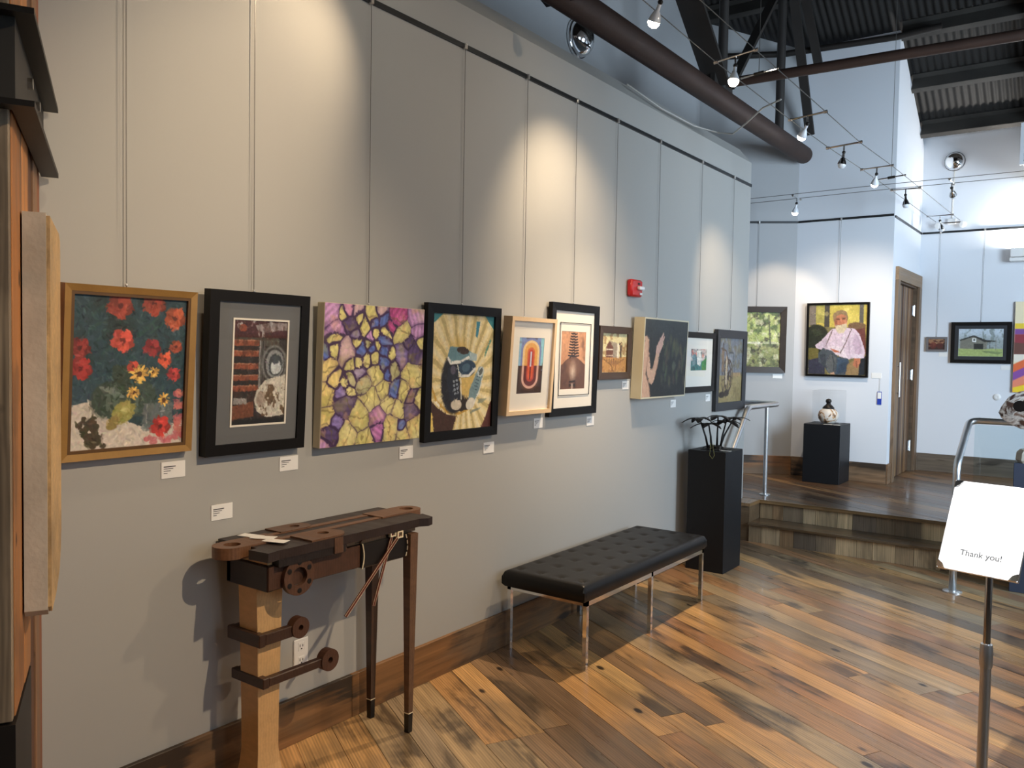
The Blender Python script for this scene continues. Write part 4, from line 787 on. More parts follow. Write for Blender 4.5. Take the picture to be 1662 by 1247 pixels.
c.poly([(.43,.16),(.46,.11),(.56,.09),(.65,.12),(.67,.22),(.66,.32),(.60,.38),(.5,.37),(.45,.30)],(188,120,88)).poly([(.42,.2),(.42,.13),(.48,.09),(.57,.075),(.65,.10),(.68,.18),(.665,.24),(.64,.16),(.56,.135),(.48,.16),(.46,.24),(.44,.25)],(146,120,86)).poly([(.46,.28),(.52,.285),(.6,.28),(.66,.26),(.66,.33),(.61,.40),(.54,.41),(.48,.37)],(208,190,158)).line([(.50,.285),(.57,.29)],.014,(160,100,80)).line([(.48,.205),(.535,.21)],.012,(74,48,38)).line([(.58,.205),(.635,.20)],.012,(74,48,38)).line([(.56,.21),(.555,.26)],.014,(206,140,106)).line([(.48,.19),(.53,.19)],.008,(120,96,76)).line([(.58,.19),(.635,.185)],.008,(120,96,76)).ell(.475,.26,.02,.03,(160,90,70),a=.5,soft=.6)
c.poly([(.40,.98),(.46,.96),(.48,1),(.40,1)],(190,150,120))
c.poly([(.44,.20),(.50,.19),(.50,.30),(.46,.30)],(138,86,66),.55).poly([(.61,.2),(.66,.2),(.655,.28),(.62,.28)],(206,142,110),.5).ell(.505,.208,.03,.012,(96,60,46),a=.7,soft=.5).ell(.605,.206,.03,.012,(96,60,46),a=.7,soft=.5).ell(.545,.25,.02,.02,(176,106,84),a=.6,soft=.5)
c.poly([(.24,.52),(.32,.46),(.34,.62),(.30,.66)],(172,152,164),.5).line([(.46,.42),(.50,.56),(.46,.64)],.02,(188,166,178),.5).line([(.62,.42),(.60,.54)],.03,(236,224,228),.5).line([(.70,.5),(.72,.68)],.025,(178,154,168),.5).line([(.84,.44),(.90,.60),(.88,.70)],.03,(176,150,166),.5).poly([(.20,.72),(.3,.7),(.34,.92),(.24,.86)],(54,58,64),.6).poly([(.54,.86),(.7,.8),(.68,.95),(.52,.99)],(48,58,72),.5).poly([(.05,.36),(.2,.34),(.26,.42),(.12,.46)],(70,76,54),.4)
c.strokes(1300,.020,.008,9).mott(.10,40)
pic('framed_painting','black-framed oil portrait of a white-bearded man in shirt and braces, seated','painting',(.311,8.912,1.40),0,.012,.622,.768,.036,.022,m_black,c,lip=.002)
c=Cv(40,30,(60,40,34),43); c.rect(0,0,1,.45,(150,110,80)).tint(5,(70,30,28),.5,.9,.1).tint(6,(180,150,110),.62,.5,.1).ell(.3,.6,.2,.3,(110,44,36),a=.7).ell(.7,.62,.2,.28,(90,38,32),a=.7)
pic('framed_painting','tiny dark red picture in a pewter frame beside the plank door','painting',(1.0215,10.315,1.686),0,0.0,.211,.164,.028,.022,m_greyframe,c)
c=Cv(90,66,(196,206,214),47)
c.tint(4,(170,184,196),.5,.6,.3).put(np.clip((c.V0-.15)*3,0,1)*(c.V0<.75),(120,128,120),.55).tint(12,(90,100,88),.6,.5,.1,4).rect(0,.72,1,1,(164,178,110)).poly([(.5,.78),(1,.84),(.9,.92),(.6,.86)],(110,124,84),.7)
c.poly([(.04,.72),(.04,.42),(.34,.26),(.64,.46),(.64,.74)],(124,122,110)).poly([(.02,.40),(.34,.23),(.62,.40),(.84,.43),(.84,.46),(.60,.49),(.34,.28),(.04,.44)],(52,52,48)).rect(.35,.54,.56,.74,(46,46,42)).rect(.31,.34,.40,.48,(236,236,232)).ell(.355,.40,.028,.035,(70,70,66)).rect(.70,.46,.715,.72,(60,60,56)).rect(.83,.3,.85,.78,(130,128,116),.7).strokes(300,.025,.01,7).mott(.1,25)
pic('framed_painting','black-framed green landscape with a grey barn on the far wall','painting',(1.4555,10.31,1.562),0,0.008,.581,.452,.03,.038,m_black,c,matb=(.038,.038,.038,.038),matm=m_slate)
c=Cv(130,150,(240,226,190),53)
c.rect(0,.24,1,.30,(240,206,60)).rect(0,.30,1,.36,(130,80,150)).rect(0,.36,1,.58,(150,56,66)).poly([(0,.45),(.5,.5),(1,.46),(1,.56),(0,.58)],(110,70,60)).rect(0,.58,1,.66,(240,230,214))
for k,cc in enumerate(((232,110,60),(140,80,160),(240,140,110),(240,120,60),(244,206,60))): c.poly([(-.1,.84+.09*k-.09),(.5,.40+.09*k),(1.1,.66+.09*k),(1.1,.76+.09*k),(.5,.52+.09*k),(-.1,.95+.09*k-.09)],cc)
c.poly([(0,.95),(.3,.85),(.6,1),(0,1)],(246,212,50)).ell(.5,.12,.2,.08,(214,190,140))
pic('canvas_painting','bright striped orange, purple and yellow canvas cut by the right picture edge','painting',(2.27,10.305,1.259),0,0,1.0,.97,.035,0,None,c,edge=m_whiteplast)
hang((pl.x-cnn.x*.034,pl.y-cnn.y*.034),3.035,2.14,(cnn.x,cnn.y),'thin cable holding up the forest stream painting')
hang((.311,8.95),3.035,2.172,(0,-1),'thin cable holding up the bearded man portrait')
hang((1.0215,10.345),3.02,1.855,(0,-1),'thin cable holding up the tiny dark red picture')
hang((1.4555,10.345),3.02,2.02,(0,-1),'thin cable holding up the green barn landscape')
card(0,0,'white caption card under the forest stream painting',.10,.045,loc=(pl.x+.205-cnn.x*.031,pl.y+.118-cnn.y*.031,1.365),rotz=math.atan2(.5,.87),text=False)
card(0,0,'white caption card beside the bearded man portrait',.095,.055,loc=(.70,8.9475,1.395),rotz=0,text=False)
card(0,0,'white caption card under the tiny dark red picture',.09,.05,loc=(1.09,10.3425,1.63),rotz=0,text=False)
card(0,0,'white caption card under the green barn landscape',.09,.05,loc=(1.70,10.3425,1.495),rotz=0,text=False)
t=thing('ribbon_tag','blue and white award tag hanging beside the portrait','tag',(.735,8.9455,1.13))
MB().tube([(.735,8.944,1.395),(.735,8.944,1.262)],.0012,5).build('string',m_wire,t); MB().box(.714,.756,8.9425,8.9445,1.13,1.262).build('ribbon',m_blue,t); MB().box(.718,.752,8.941,8.9422,1.19,1.255).build('paper_label',m_white,t)
o=MB().lathe([(.036,0),(.036,.008),(.030,.014),(.014,.016),(.012,.013),(.0,.013)],(1.629,10.345,1.20),20,(0,-1,0)).build('door_stop',m_whiteplast,smooth='auto'); tag(o,'small round white wall bumper below the barn landscape','wall bumper')

# fire alarm and outlet
t=thing('fire_alarm','red fire alarm strobe on the wall above the bare back canvas','fire alarm',(0.001,4.982,1.985))
MB().bbox(.001,.045,4.905,5.06,1.985,2.10,.012).build('housing',m_red,t,smooth='auto'); MB().bbox(.044,.072,4.972,5.04,2.03,2.055,.006).build('strobe_lens',m_clear,t); MB().bbox(.0446,.05,5.01,5.045,1.998,2.014,.002).build('label_plate',m_whiteplast,t); MB().bbox(.044,.05,4.985,5.01,2.065,2.08,.002).build('sounder_slot',m_ebony,t)
t=thing('wall_outlet','white double power outlet behind the console table','outlet',(0.001,2.192,.296))
pl_=MB().bbox(.001,.007,2.155,2.229,.296,.418,.003).build('cover_plate',m_whiteplast,t)
for z in (.328,.386):
    s_=MB().bbox(.006,.0085,2.176,2.208,z-.018,z+.018,.002).build('socket',m_whiteplast,t)
    MB().box(.0084,.0090,2.183,2.186,z-.002,z+.010).box(.0084,.0090,2.197,2.200,z-.002,z+.008).box(.0084,.0090,2.189,2.195,z-.012,z-.006).build('slots',m_ebony,s_)

# ================================================================== plank door
dr=bpy.data.objects.new('door_1',None);COL.objects.link(dr);dr.location=(.80,9.695,PLAT);struct(dr,'reclaimed plank door with steel bar handle');WORIG[dr.name]=Vector((.80,9.695,PLAT))
rng=random.Random(9); y=DY0+.012
DP=[((132,98,66),2),((108,78,54),2),((74,52,38),2),((156,122,84),1.8),((116,86,62),1.5)]
Rv=Matrix(((0,0,1),(0,1,0),(-1,0,0))).to_euler()   # local x down
dh=DZ-PLAT-.026
while y<DY1-.02:
    wd=min(rng.uniform(.07,.14),DY1-.014-y); 
    MB().box(-dh/2,dh/2,-wd/2+.0015,wd/2-.0015,-.04,rng.uniform(-.004,.004)).build('door_plank',m_riserw,dr,pick(rng,DP),local=True,loc=(.785-.80,y+wd/2-9.695,.006+dh/2),rot=Rv); y+=wd
tf=bpy.data.objects.new('trim_3',None);COL.objects.link(tf);tf.location=(.82,9.695,PLAT);struct(tf,'reclaimed wood casing around the plank door');WORIG[tf.name]=Vector((.82,9.695,PLAT))
def casing(y0,y1,z0,z1,c,vert=True):
    L_=(z1-z0) if vert else (y1-y0); wd=(y1-y0) if vert else (z1-z0)
    rot=Rv if vert else Matrix(((0,0,1),(1,0,0),(0,1,0))).to_euler()
    MB().bbox(-L_/2,L_/2,-wd/2,wd/2,-.0,.032,.003).build('casing_board',m_riserw,tf,c,local=True,loc=(.0005,(y0+y1)/2-9.695,(z0+z1)/2-PLAT),rot=rot)
MB().box(.735,.8205,DY1-.012,DY1+.002,PLAT,DZ).build('jamb',m_dsteel if False else m_riserw,tf,rgb(96,76,58)); MB().box(.735,.8205,DY0-.002,DY0+.012,PLAT,DZ).build('jamb',m_riserw,tf,rgb(96,76,58)); MB().box(.735,.8205,DY0,DY1,DZ-.014,DZ+.002).build('jamb',m_riserw,tf,rgb(96,76,58))
casing(9.075,9.175,PLAT,2.40,rgb(122,96,70)); casing(10.215,10.335,PLAT,2.40,rgb(116,92,70)); casing(9.075,10.335,2.40,2.535,rgb(140,112,82),False)
hd=MB(); hd.tube([(.85,9.285,1.20),(.85,9.285,1.56)],.011,10).build('door_handle',m_steel,dr,smooth='auto')
MB().tube([(.79,9.285,1.52),(.85,9.285,1.52)],.008,8).tube([(.79,9.285,1.24),(.85,9.285,1.24)],.008,8).build('handle_post',m_steel,dr)
for z in (.62,1.42,2.14): MB().bbox(.787,.800,10.14,10.205,z-.055,z+.055,.002).tube([(.806,10.175,z-.06),(.806,10.175,z+.06)],.009,8).build('hinge',m_steel,dr)

# ================================================================== console table
T=thing('console_table','carved console table of dark wood on one pale pillar and two slim legs','table',(.17,2.17,0))
WAL=rgb(74,48,34); WDK=rgb(44,30,24); WLT=rgb(112,78,54); MAP=rgb(206,164,112)
xyz=lambda p,q,a:(p,q,a)
# top: dark slab with stepped ends
top=[(.012,1.80),(.012,2.62),(.075,2.62),(.075,2.60),(.255,2.60),(.275,2.575),(.335,2.60),(.335,2.615),(.345,2.575),(.325,2.15),(.335,1.80),(.345,1.775),(.235,1.775),(.235,1.80)]
top=[(.012,1.80),(.012,2.615),(.26,2.615),(.26,2.635),(.335,2.615),(.345,2.58),(.325,2.545),(.325,1.83),(.335,1.775),(.24,1.765),(.24,1.80)]
MB().prism(top,.865,.898,xyz).build('table_top',m_furn,T,color=WDK)
MB().box(.19,.322,1.83,2.14,.836,.865).build('under_rail',m_furn,T,color=rgb(30,22,19))
# linked loops with rounded ends laid along the top
def raypoly(c_,an,poly):
    dx,dy=math.cos(an),math.sin(an);best=9
    for i in range(len(poly)):
        (x0,y0),(x1,y1)=poly[i],poly[(i+1)%len(poly)];ex,ey=x1-x0,y1-y0;den=dx*ey-dy*ex
        if abs(den)<1e-9: continue
        t=((x0-c_[0])*ey-(y0-c_[1])*ex)/den;u=((x0-c_[0])*dy-(y0-c_[1])*dx)/den
        if t>1e-6 and -1e-6<=u<=1+1e-6: best=min(best,t)
    return (c_[0]+dx*best,c_[1]+dy*best)
def loop(name,x0,x1,ya,yb,za,zb,col,hole=None,roundA=True,roundB=True,hr=.026):
    r=(x1-x0)/2;cx=(x0+x1)/2;n=12;pts=[]
    if roundA: pts+=[(cx+r*math.cos(PI+PI*i/n),ya+r+r*math.sin(PI+PI*i/n)) for i in range(n+1)]
    else: pts+=[(x0,ya),(x1,ya)]
    if roundB: pts+=[(cx+r*math.cos(PI*i/n),yb-r+r*math.sin(PI*i/n)) for i in range(n+1)]
    else: pts+=[(x1,yb),(x0,yb)]
    angs=sorted(set([2*PI*i/32 for i in range(32)]+[math.atan2(q-hole[1],p-hole[0])%(2*PI) for p,q in pts if abs(q-ya)<1e-6 or abs(q-yb)<1e-6]))
    inner=[(hole[0]+hr*math.cos(a),hole[1]+hr*math.sin(a)) for a in angs];outer=[raypoly(hole,a,pts) for a in angs]
    return MB().ringplate(outer,inner,za,zb,xyz).build(name,m_furn,T,color=col)
loop('link_tongue',.085,.205,1.695,1.95,.862,.9035,WLT,(.145,1.765),roundB=False,hr=.030)
loop('link_tongue',.085,.205,2.45,2.72,.866,.9035,WLT,(.145,2.655),roundA=False,hr=.030)
MB().prism([(.092,1.95),(.120,1.95),(.120,2.60),(.092,2.60)],.898,.9005,xyz).build('inlay_strip',m_furn,T,color=WLT)
MB().prism([(.168,1.95),(.198,1.95),(.198,2.60),(.168,2.60)],.898,.9005,xyz).build('inlay_strip',m_furn,T,color=WLT)
loop('raised_link',.02,.118,2.00,2.17,.898,.9035,rgb(96,66,46),(.065,2.105),roundA=False,hr=.020)
loop('raised_link',.195,.318,1.98,2.17,.898,.9045,rgb(104,72,50),(.245,2.095),roundA=False,hr=.022)
MB().prism([(.20,2.08),(.327,2.08),(.327,2.12),(.30,2.165),(.25,2.18),(.20,2.17)],.838,.8975,xyz).build('link_side',m_furn,T,color=rgb(90,62,44))
# maple block, upper drawer panel with dark stringing
MB().box(.08,.285,1.81,1.93,.842,.866).build('maple_block',m_maple,T,color=MAP)
dp=MB().box(.05,.292,2.14,2.555,.843,.866).build('drawer_front',m_furn,T,color=rgb(128,100,72))
for k in range(3):
    z=.8635-.0065*k; MB().box(.292,.2930,2.19+.012*k,2.53-.012*k,z-.0018,z).build('stringing',m_ebony,dp)
MB().prism([(2.245+.07*math.cos(PI*i/10)+.06,.843+.03*math.sin(PI*i/10)) for i in range(11)],.292,.302,lambda p,q,a:(a,p,q)).build('half_disc',m_furn,T,color=rgb(128,98,70))
# apron: end block, front rail, black sleeve
MB().bbox(.062,.297,1.80,1.83,.749,.841,.004).build('apron_end',m_furn,T,color=WDK)
MB().bbox(.27,.299,1.802,2.26,.751,.841,.004).build('apron_front',m_furn,T,color=WAL)
MB().bbox(.062,.09,1.80,2.52,.751,.841,.004).build('apron_back',m_furn,T,color=WDK)
MB().bbox(.262,.310,2.235,2.50,.747,.845,.005).build('sleeve',m_ebony,T)
MB().tube([(.3105,2.236+.009*math.sin(PI*k/8),.747+.098*k/8) for k in range(9)],.0026,6).build('ivory_edge',m_ivory,T)
for k in range(4):
    z=.752+.0245*k; MB().tube([(.3105,2.478+.012*math.sin(PI*(z-.747)/.098),z),(.3105,2.478+.012*math.sin(PI*(z+.016-.747)/.098),z+.016)],.0022,6).build('ivory_dash',m_ivory,T)
# flanged wheel on the rail
wh=MB(); wc=(1.924,.785)
wh.ringplate(circ(*wc,.068,36),circ(*wc,.034,36),.299,.318,lambda p,q,a:(a,p,q)).build('wheel',m_furn,T,color=rgb(84,56,40),smooth='auto')
wo=bpy.data.objects[-1] if False else None
for k in range(6):
    a_=PI/6+k*PI/3; MB().lathe([(.010,.0),(.010,.0008),(.0075,.0012),(.0,.0012)],(.318,wc[0]+.051*math.cos(a_),wc[1]+.051*math.sin(a_)),12,(1,0,0)).build('bolt_hole',m_ebony,T)
# pillar, flared at the foot
pb=[(.0,.135,.115),(.02,.125,.11),(.06,.105,.10),(.12,.096,.088),(.30,.098,.092),(.50,.102,.100),(.75,.104,.115)]
mb=MB(); cxp,cyp=.175,1.865; vs=[]
for z,wx,wy in pb:
    for a,b in ((-1,-1),(1,-1),(1,1),(-1,1)): vs.append((cxp+a*wx/2,cyp+b*wy/2,z+.03))
fs=[(4*i+j,4*i+(j+1)%4,4*i+4+(j+1)%4,4*i+4+j) for i in range(len(pb)-1) for j in range(4)]+[(3,2,1,0),tuple(range(4*(len(pb)-1),4*len(pb)))]
mb.add(vs,fs).build('pillar',m_maple,T,color=MAP)
MB().bbox(.07,.30,1.79,1.96,0.0,.03,.004).build('foot_plate',m_furn,T,color=WAL)
# spanner-shaped bands round the pillar
def spanner(z0,z1,y0,ring_y,ring_z,rr,arm_z):
    s_=MB().bbox(.075,.262,y0,y0+.028,z0,z1,.003); s_.bbox(.233,.2605,y0+.027,ring_y-rr*.6,z0+.003,z1-.003,.003); s_.bbox(.0765,.104,y0+.027,y0+.12,z0+.002,z1-.002,.003)
    sp=s_.build('spanner_band',m_furn,T,color=rgb(62,40,29))
    MB().ringplate(circ(ring_y,ring_z,rr,24),circ(ring_y,ring_z,rr*.28,24),.232,.266,lambda p,q,a:(a,p,q)).build('spanner_eye',m_furn,sp,color=rgb(78,50,36),smooth='auto')
spanner(.545,.592,1.795,1.975,.575,.039,0); spanner(.392,.430,1.812,2.118,.412,.042,0)
# right-hand legs, tapered, with black sabots
for lx,nm in ((.306,'f'),(.083,'b')):
    def sect(z,hw): return [(lx+a*hw,2.512+b*hw,z) for a,b in ((-1,-1),(1,-1),(1,1),(-1,1))]
    ztop=.842 if nm=='f' else .752
    mb=MB();mb.add(sect(.085,.0125)+sect(ztop,.0225),[(3,2,1,0),(4,5,6,7),(0,1,5,4),(1,2,6,5),(2,3,7,6),(3,0,4,7)])
    lg=mb.build('leg',m_furn,T,color=rgb(104,76,56) if nm=='f' else rgb(70,50,38))
    MB().add(sect(0,.0115)+sect(.081,.0128),[(3,2,1,0),(4,5,6,7),(0,1,5,4),(1,2,6,5),(2,3,7,6),(3,0,4,7)]).build('sabot',m_ebony,lg)
    MB().add(sect(.081,.0136)+sect(.085,.0136),[(3,2,1,0),(4,5,6,7),(0,1,5,4),(1,2,6,5),(2,3,7,6),(3,0,4,7)]).build('ivory_band',m_ivory,lg)
MB().box(.09,.27,2.49,2.52,.75,.83).build('end_rail',m_furn,T,color=WDK)
# crossed leather straps with ivory edges and buckles
for (y0,z0),(y1,z1),xo in (((2.395,.862),(2.292,.590),.316),((2.430,.852),(2.140,.586),.322)):
    sp=MB().beam((xo,y0,z0),(xo,y1,z1),.0115,.006,(1,0,0)).build('strap',m_oxblood,T)
    dv=Vector((0,y1-y0,z1-z0)).normalized();pv=Vector((0,-dv.z,dv.y))
    for s_ in (-1,1): MB().beam(Vector((xo+.003,y0,z0))+pv*(.0056*s_),Vector((xo+.003,y1,z1))+pv*(.0056*s_),.0011,.0008,(1,0,0)).build('strap_edge',m_ivory,sp)
    MB().ringplate([(y0+a*.016,z0+b*.014) for a,b in ((-1,-1),(1,-1),(1,1),(-1,1))],[(y0+a*.010,z0+b*.009) for a,b in ((-1,-1),(1,-1),(1,1),(-1,1))],xo-.006,xo+.006,lambda p,q,a:(a,p,q)).build('buckle',m_ivory,sp)
# cards lying on the table
for cx,cy,a_,lb in ((.085,1.888,.25,'blank white card lying at the back of the console table top'),(.150,1.895,.5,'creased white card lying in the middle of the console table top'),(.222,1.893,.35,'white card lying towards the front edge of the console table top')):
    o=MB().box(-.045,.045,-.022,.022,0,.0012).build('loose_card',m_white,None,local=True); o.location=(cx,cy,.9045+.0015*(lb[0]=='c')); o.rotation_euler=(0,0,a_); tag(o,lb,'card','cards on the console table')

# ================================================================== bench
B=thing('leather_bench','black tufted leather bench on a chrome frame against the grey wall','bench',(.295,4.28,0))
# cushion as a grid with soft edges and tufts
bx0,bx1,by0,by1=.045,.560,3.505,5.03; nx_,ny_=44,120
TY=[by0+ (by1-by0)*(k+.5)/9 for k in range(9)]; TX=[bx0+(bx1-bx0)*(k+.5)/4+.0 for k in range(4)]
tufts=[(x,y) for i,y in enumerate(TY) for k,x in enumerate(TX)]
vs=[];ZB,ZT=.352,.440
def edge(d): 
    r=.035; return 0 if d>=r else r-math.sqrt(max(0,r*r-(r-d)**2))
for j in range(ny_+1):
    for i in range(nx_+1):
        x=bx0+(bx1-bx0)*i/nx_; y=by0+(by1-by0)*j/ny_; d=min(x-bx0,bx1-x,y-by0,by1-y)
        z=ZT-edge(d)
        for tx,ty in tufts:
            q=(x-tx)**2+(y-ty)**2
            if q<.006: z-=.011*math.exp(-q/.0005)
        vs.append((x,y,z))
N1=nx_+1;fs=[(j*N1+i,j*N1+i+1,(j+1)*N1+i+1,(j+1)*N1+i) for j in range(ny_) for i in range(nx_)]
per=[i for i in range(N1)]+[j*N1+nx_ for j in range(1,ny_+1)]+[ny_*N1+i for i in range(nx_-1,-1,-1)]+[j*N1 for j in range(ny_-1,0,-1)]
k0=len(vs)
for z,ins in ((ZB+.015,0.0),(ZB,.012)):
    for p_ in per:
        x,y,_=vs[p_]; x+= ins if x==bx0 else (-ins if x==bx1 else 0); y+= ins if y==by0 else (-ins if y==by1 else 0); vs.append((x,y,z))
n_=len(per)
for a in range(n_):
    b=(a+1)%n_; fs.append((per[a],per[b],k0+b,k0+a)); fs.append((k0+a,k0+b,k0+n_+b,k0+n_+a))
fs.append(tuple(range(k0+n_,k0+2*n_)))
cu_=MB().add(vs,fs).build('cushion',m_leather,B,smooth='auto')
btn=None
for tx,ty in tufts:
    if btn is None:
        btn=MB().lathe([(.009,0),(.008,.003),(.004,.005),(.0,.0055)],(0,0,0),10).build('tuft_button',m_leather,cu_,local=True,loc=(tx-.295,ty-4.28,ZT-.012),smooth=True)
    else:
        o=btn.copy();COL.objects.link(o);o.parent=cu_;o.location=(tx-.295,ty-4.28,ZT-.012)
fx0,fx1,fy0,fy1=.055,.550,3.545,5.005; s_=.011
fr=MB().box(fx0,fx1,fy0,fy0+2*s_,.328,.352).box(fx0,fx1,fy1-2*s_,fy1,.328,.352).box(fx0,fx0+2*s_,fy0,fy1,.328,.352).box(fx1-2*s_,fx1,fy0,fy1,.328,.352).box(fx0,fx1,4.264,4.264+2*s_,.328,.352).build('frame',m_chrome,B)
for x in (fx0,fx1-2*s_):
    for y in (fy0,4.264,fy1-2*s_): MB().box(x,x+2*s_,y,y+2*s_,0,.328).build('leg',m_chrome,B)

# ================================================================== pedestal and bronze leaf sculpture
o=MB().bbox(.092,.388,5.757,6.092,0,.895,.003).build('display_pedestal',m_blackped); tag(o,'tall black pedestal at the end of the long wall beside the bench','pedestal')
S_=thing('leaf_sculpture','dark metal sculpture of leafy stems standing on the tall black pedestal','sculpture',(.235,5.92,.895))
rng=random.Random(4)
MB().lathe([(.0,.0),(.095,.0),(.10,.004),(.07,.012),(.04,.018),(.0,.02)],(.235,5.92,.895),14,(0,0,1),lambda a,h:1+.25*math.sin(a*2*PI*5)).build('base',m_bronze,S_)
heads=[(.16,5.80,1.125),(.215,5.84,1.085),(.25,5.93,1.14),(.29,5.99,1.10),(.33,6.04,1.125)]
def leaf(c,an,ln,drop,wd=.030):
    d=Vector((math.cos(an),math.sin(an),0));s_=Vector((-d.y,d.x,0));P=[];n=6
    for k in range(n+1):
        t=k/n; ww=wd*math.sin(PI*min(1,t*.9+.08))**.8; p=Vector(c)+d*(ln*t)+Vector((0,0,.012*math.sin(PI*t)-drop*t*t)); P.append((p-s_*ww,p+Vector((0,0,.004)),p+s_*ww))
    vs=[tuple(q) for r in P for q in r]; vs+= [tuple(Vector(q)-Vector((0,0,.002))) for r in P for q in r]; m_=3*(n+1)
    fs=[(3*k+a,3*k+a+1,3*k+4+a,3*k+3+a) for k in range(n) for a in (0,1)]+[(m_+3*k+a,m_+3*k+3+a,m_+3*k+4+a,m_+3*k+a+1) for k in range(n) for a in (0,1)]+[(3*k,3*k+3,m_+3*k+3,m_+3*k) for k in range(n)]+[(3*k+2,m_+3*k+2,m_+3*k+5,3*k+5) for k in range(n)]
    return MB().add(vs,fs)
for i,h in enumerate(heads):
    bx=.235+(h[0]-.235)*.35+rng.uniform(-.02,.02);by=5.92+(h[1]-5.92)*.35
    stm=MB().tube([(bx,by,.90),((bx*1.4+h[0]*.6)/2,(by*1.4+h[1]*.6)/2,.99),h],[.009,.0075,.005],7).build('stem',m_bronze,S_,smooth=True)
    for k in range(5):
        leaf((h[0],h[1],h[2]),k*2*PI/5+i*1.1,rng.uniform(.09,.145),rng.uniform(.005,.04)).build('leaf',m_bronze,stm,smooth=True)
for k in range(6): leaf((.235,5.92,.912),k*PI/3+.3,rng.uniform(.07,.10),.012).build('ground_leaf',m_bronze,S_,smooth=True)
MB().tube([(.255,5.78,.955),(.27,5.755,.93),(.262,5.7545,.868),(.285,5.7545,.84),(.30,5.7545,.868),(.287,5.755,.93),(.275,5.78,.955)],.0012,5).build('tag_string',mat('straw_string',rgb(150,150,90),.7),S_)
o=MB().box(.30,.385,5.835,5.875,.8955,.897).build('loose_card',m_white); tag(o,'white card lying on the tall black pedestal beside the sculpture','card')

# second pedestal, acrylic case and lidded jar
o=MB().bbox(.112,.472,8.53,8.915,PLAT,.925,.003).build('display_pedestal',m_blackped); tag(o,'short black pedestal below the portrait','pedestal')
cs=thing('acrylic_case','clear acrylic display case over the jar below the portrait','display case',(.305,8.72,.925))
x0,x1,y0,y1,z0,z1=.172,.438,8.59,8.86,.926,1.262
for nm,b in (('side_panel',(x0,x0+.004,y0,y1,z0,z1)),('side_panel',(x1-.004,x1,y0,y1,z0,z1)),('side_panel',(x0+.004,x1-.004,y0,y0+.004,z0,z1)),('side_panel',(x0+.004,x1-.004,y1-.004,y1,z0,z1)),('top_panel',(x0,x1,y0,y1,z1,z1+.004))): MB().box(*b).build(nm,m_acrylic,cs)
J=thing('ceramic_jar','white smoke-marked ceramic jar with a dark lid inside the clear case','jar',(.305,8.70,.926))
mj,nt,bs=newmat('smoke_fired_ceramic'); nn=nt.nodes.new('ShaderNodeTexNoise'); nn.inputs['Scale'].default_value=9; nn.inputs['Detail'].default_value=5; nn.inputs['Distortion'].default_value=2.5
tcn=nt.nodes.new('ShaderNodeTexCoord'); nt.links.new(tcn.outputs['Object'],nn.inputs['Vector']); rp=nt.nodes.new('ShaderNodeValToRGB'); nt.links.new(nn.outputs['Fac'],rp.inputs[0])
rp.color_ramp.elements[0].position=.38; rp.color_ramp.elements[0].color=rgb(70,50,40); rp.color_ramp.elements[1].position=.5; rp.color_ramp.elements[1].color=rgb(226,216,204); e_=rp.color_ramp.elements.new(.44); e_.color=rgb(206,160,110); nt.links.new(rp.outputs[0],bs.inputs['Base Color']); bs.inputs['Roughness'].default_value=.35
MB().lathe([(.045,0),(.07,.012),(.095,.05),(.10,.085),(.088,.125),(.06,.15),(.04,.158),(.0,.158)],(.305,8.70,.926),28).build('body',mj,J,smooth='auto')
ld=MB().lathe([(.058,.150),(.056,.165),(.036,.185),(.022,.197),(.022,.206),(.0,.207)],(.305,8.70,.926),24).build('lid',m_bronze,J,smooth='auto')
MB().lathe([(.0,.203),(.022,.209),(.030,.226),(.024,.246),(.0,.254)],(.305,8.70,.926),20).build('knob',m_bronze,ld,smooth=True)
o=MB().box(.30,.46,8.545,8.582,.9255,.9268).build('loose_card',m_white); tag(o,'white card lying on the short black pedestal in front of the clear case','card')

# ================================================================== handrails
H=thing('handrail','brushed steel handrail on the left of the steps beside the tall black pedestal','handrail',(.09,7.45,0))
MB().tube(fillet([(.09,6.45,.0),(.09,6.45,.60),(.09,6.99,1.155),(.09,7.80,1.15),(-.55,7.80,1.15)],.07),.024,14).build('rail_tube',m_steel,H,smooth=True)
MB().tube([(.09,7.48,PLAT+.005),(.09,7.48,1.14)],.019,12).build('post',m_steel,H,smooth='auto')
MB().lathe([(.05,0),(.05,.006),(.03,.010),(.0,.010)],(.09,7.48,PLAT),20).build('flange',m_steel,H,smooth='auto'); MB().lathe([(.05,0),(.05,.006),(.03,.010),(.0,.010)],(.09,6.45,0),20).build('flange',m_steel,H,smooth='auto')
H=thing('handrail','brushed steel handrail on the right of the steps behind the notice stand','handrail',(1.8,6.35,0))
MB().tube(fillet([(1.8,6.35,.0),(1.8,6.35,.88),(1.8,6.89,1.155),(2.9,6.89,1.155)],.07),.024,14).build('rail_tube',m_steel,H,smooth=True)
MB().lathe([(.062,0),(.062,.008),(.035,.014),(.0,.014)],(1.8,6.35,0),22).build('flange',m_steel,H,smooth='auto')
MB().tube([(2.85,6.89,0.0),(2.85,6.89,1.14)],.019,12).build('post',m_steel,H,smooth='auto')
MB().box(1.835,2.80,6.884,6.894,.08,1.125).build('glass_panel',m_guard,H)

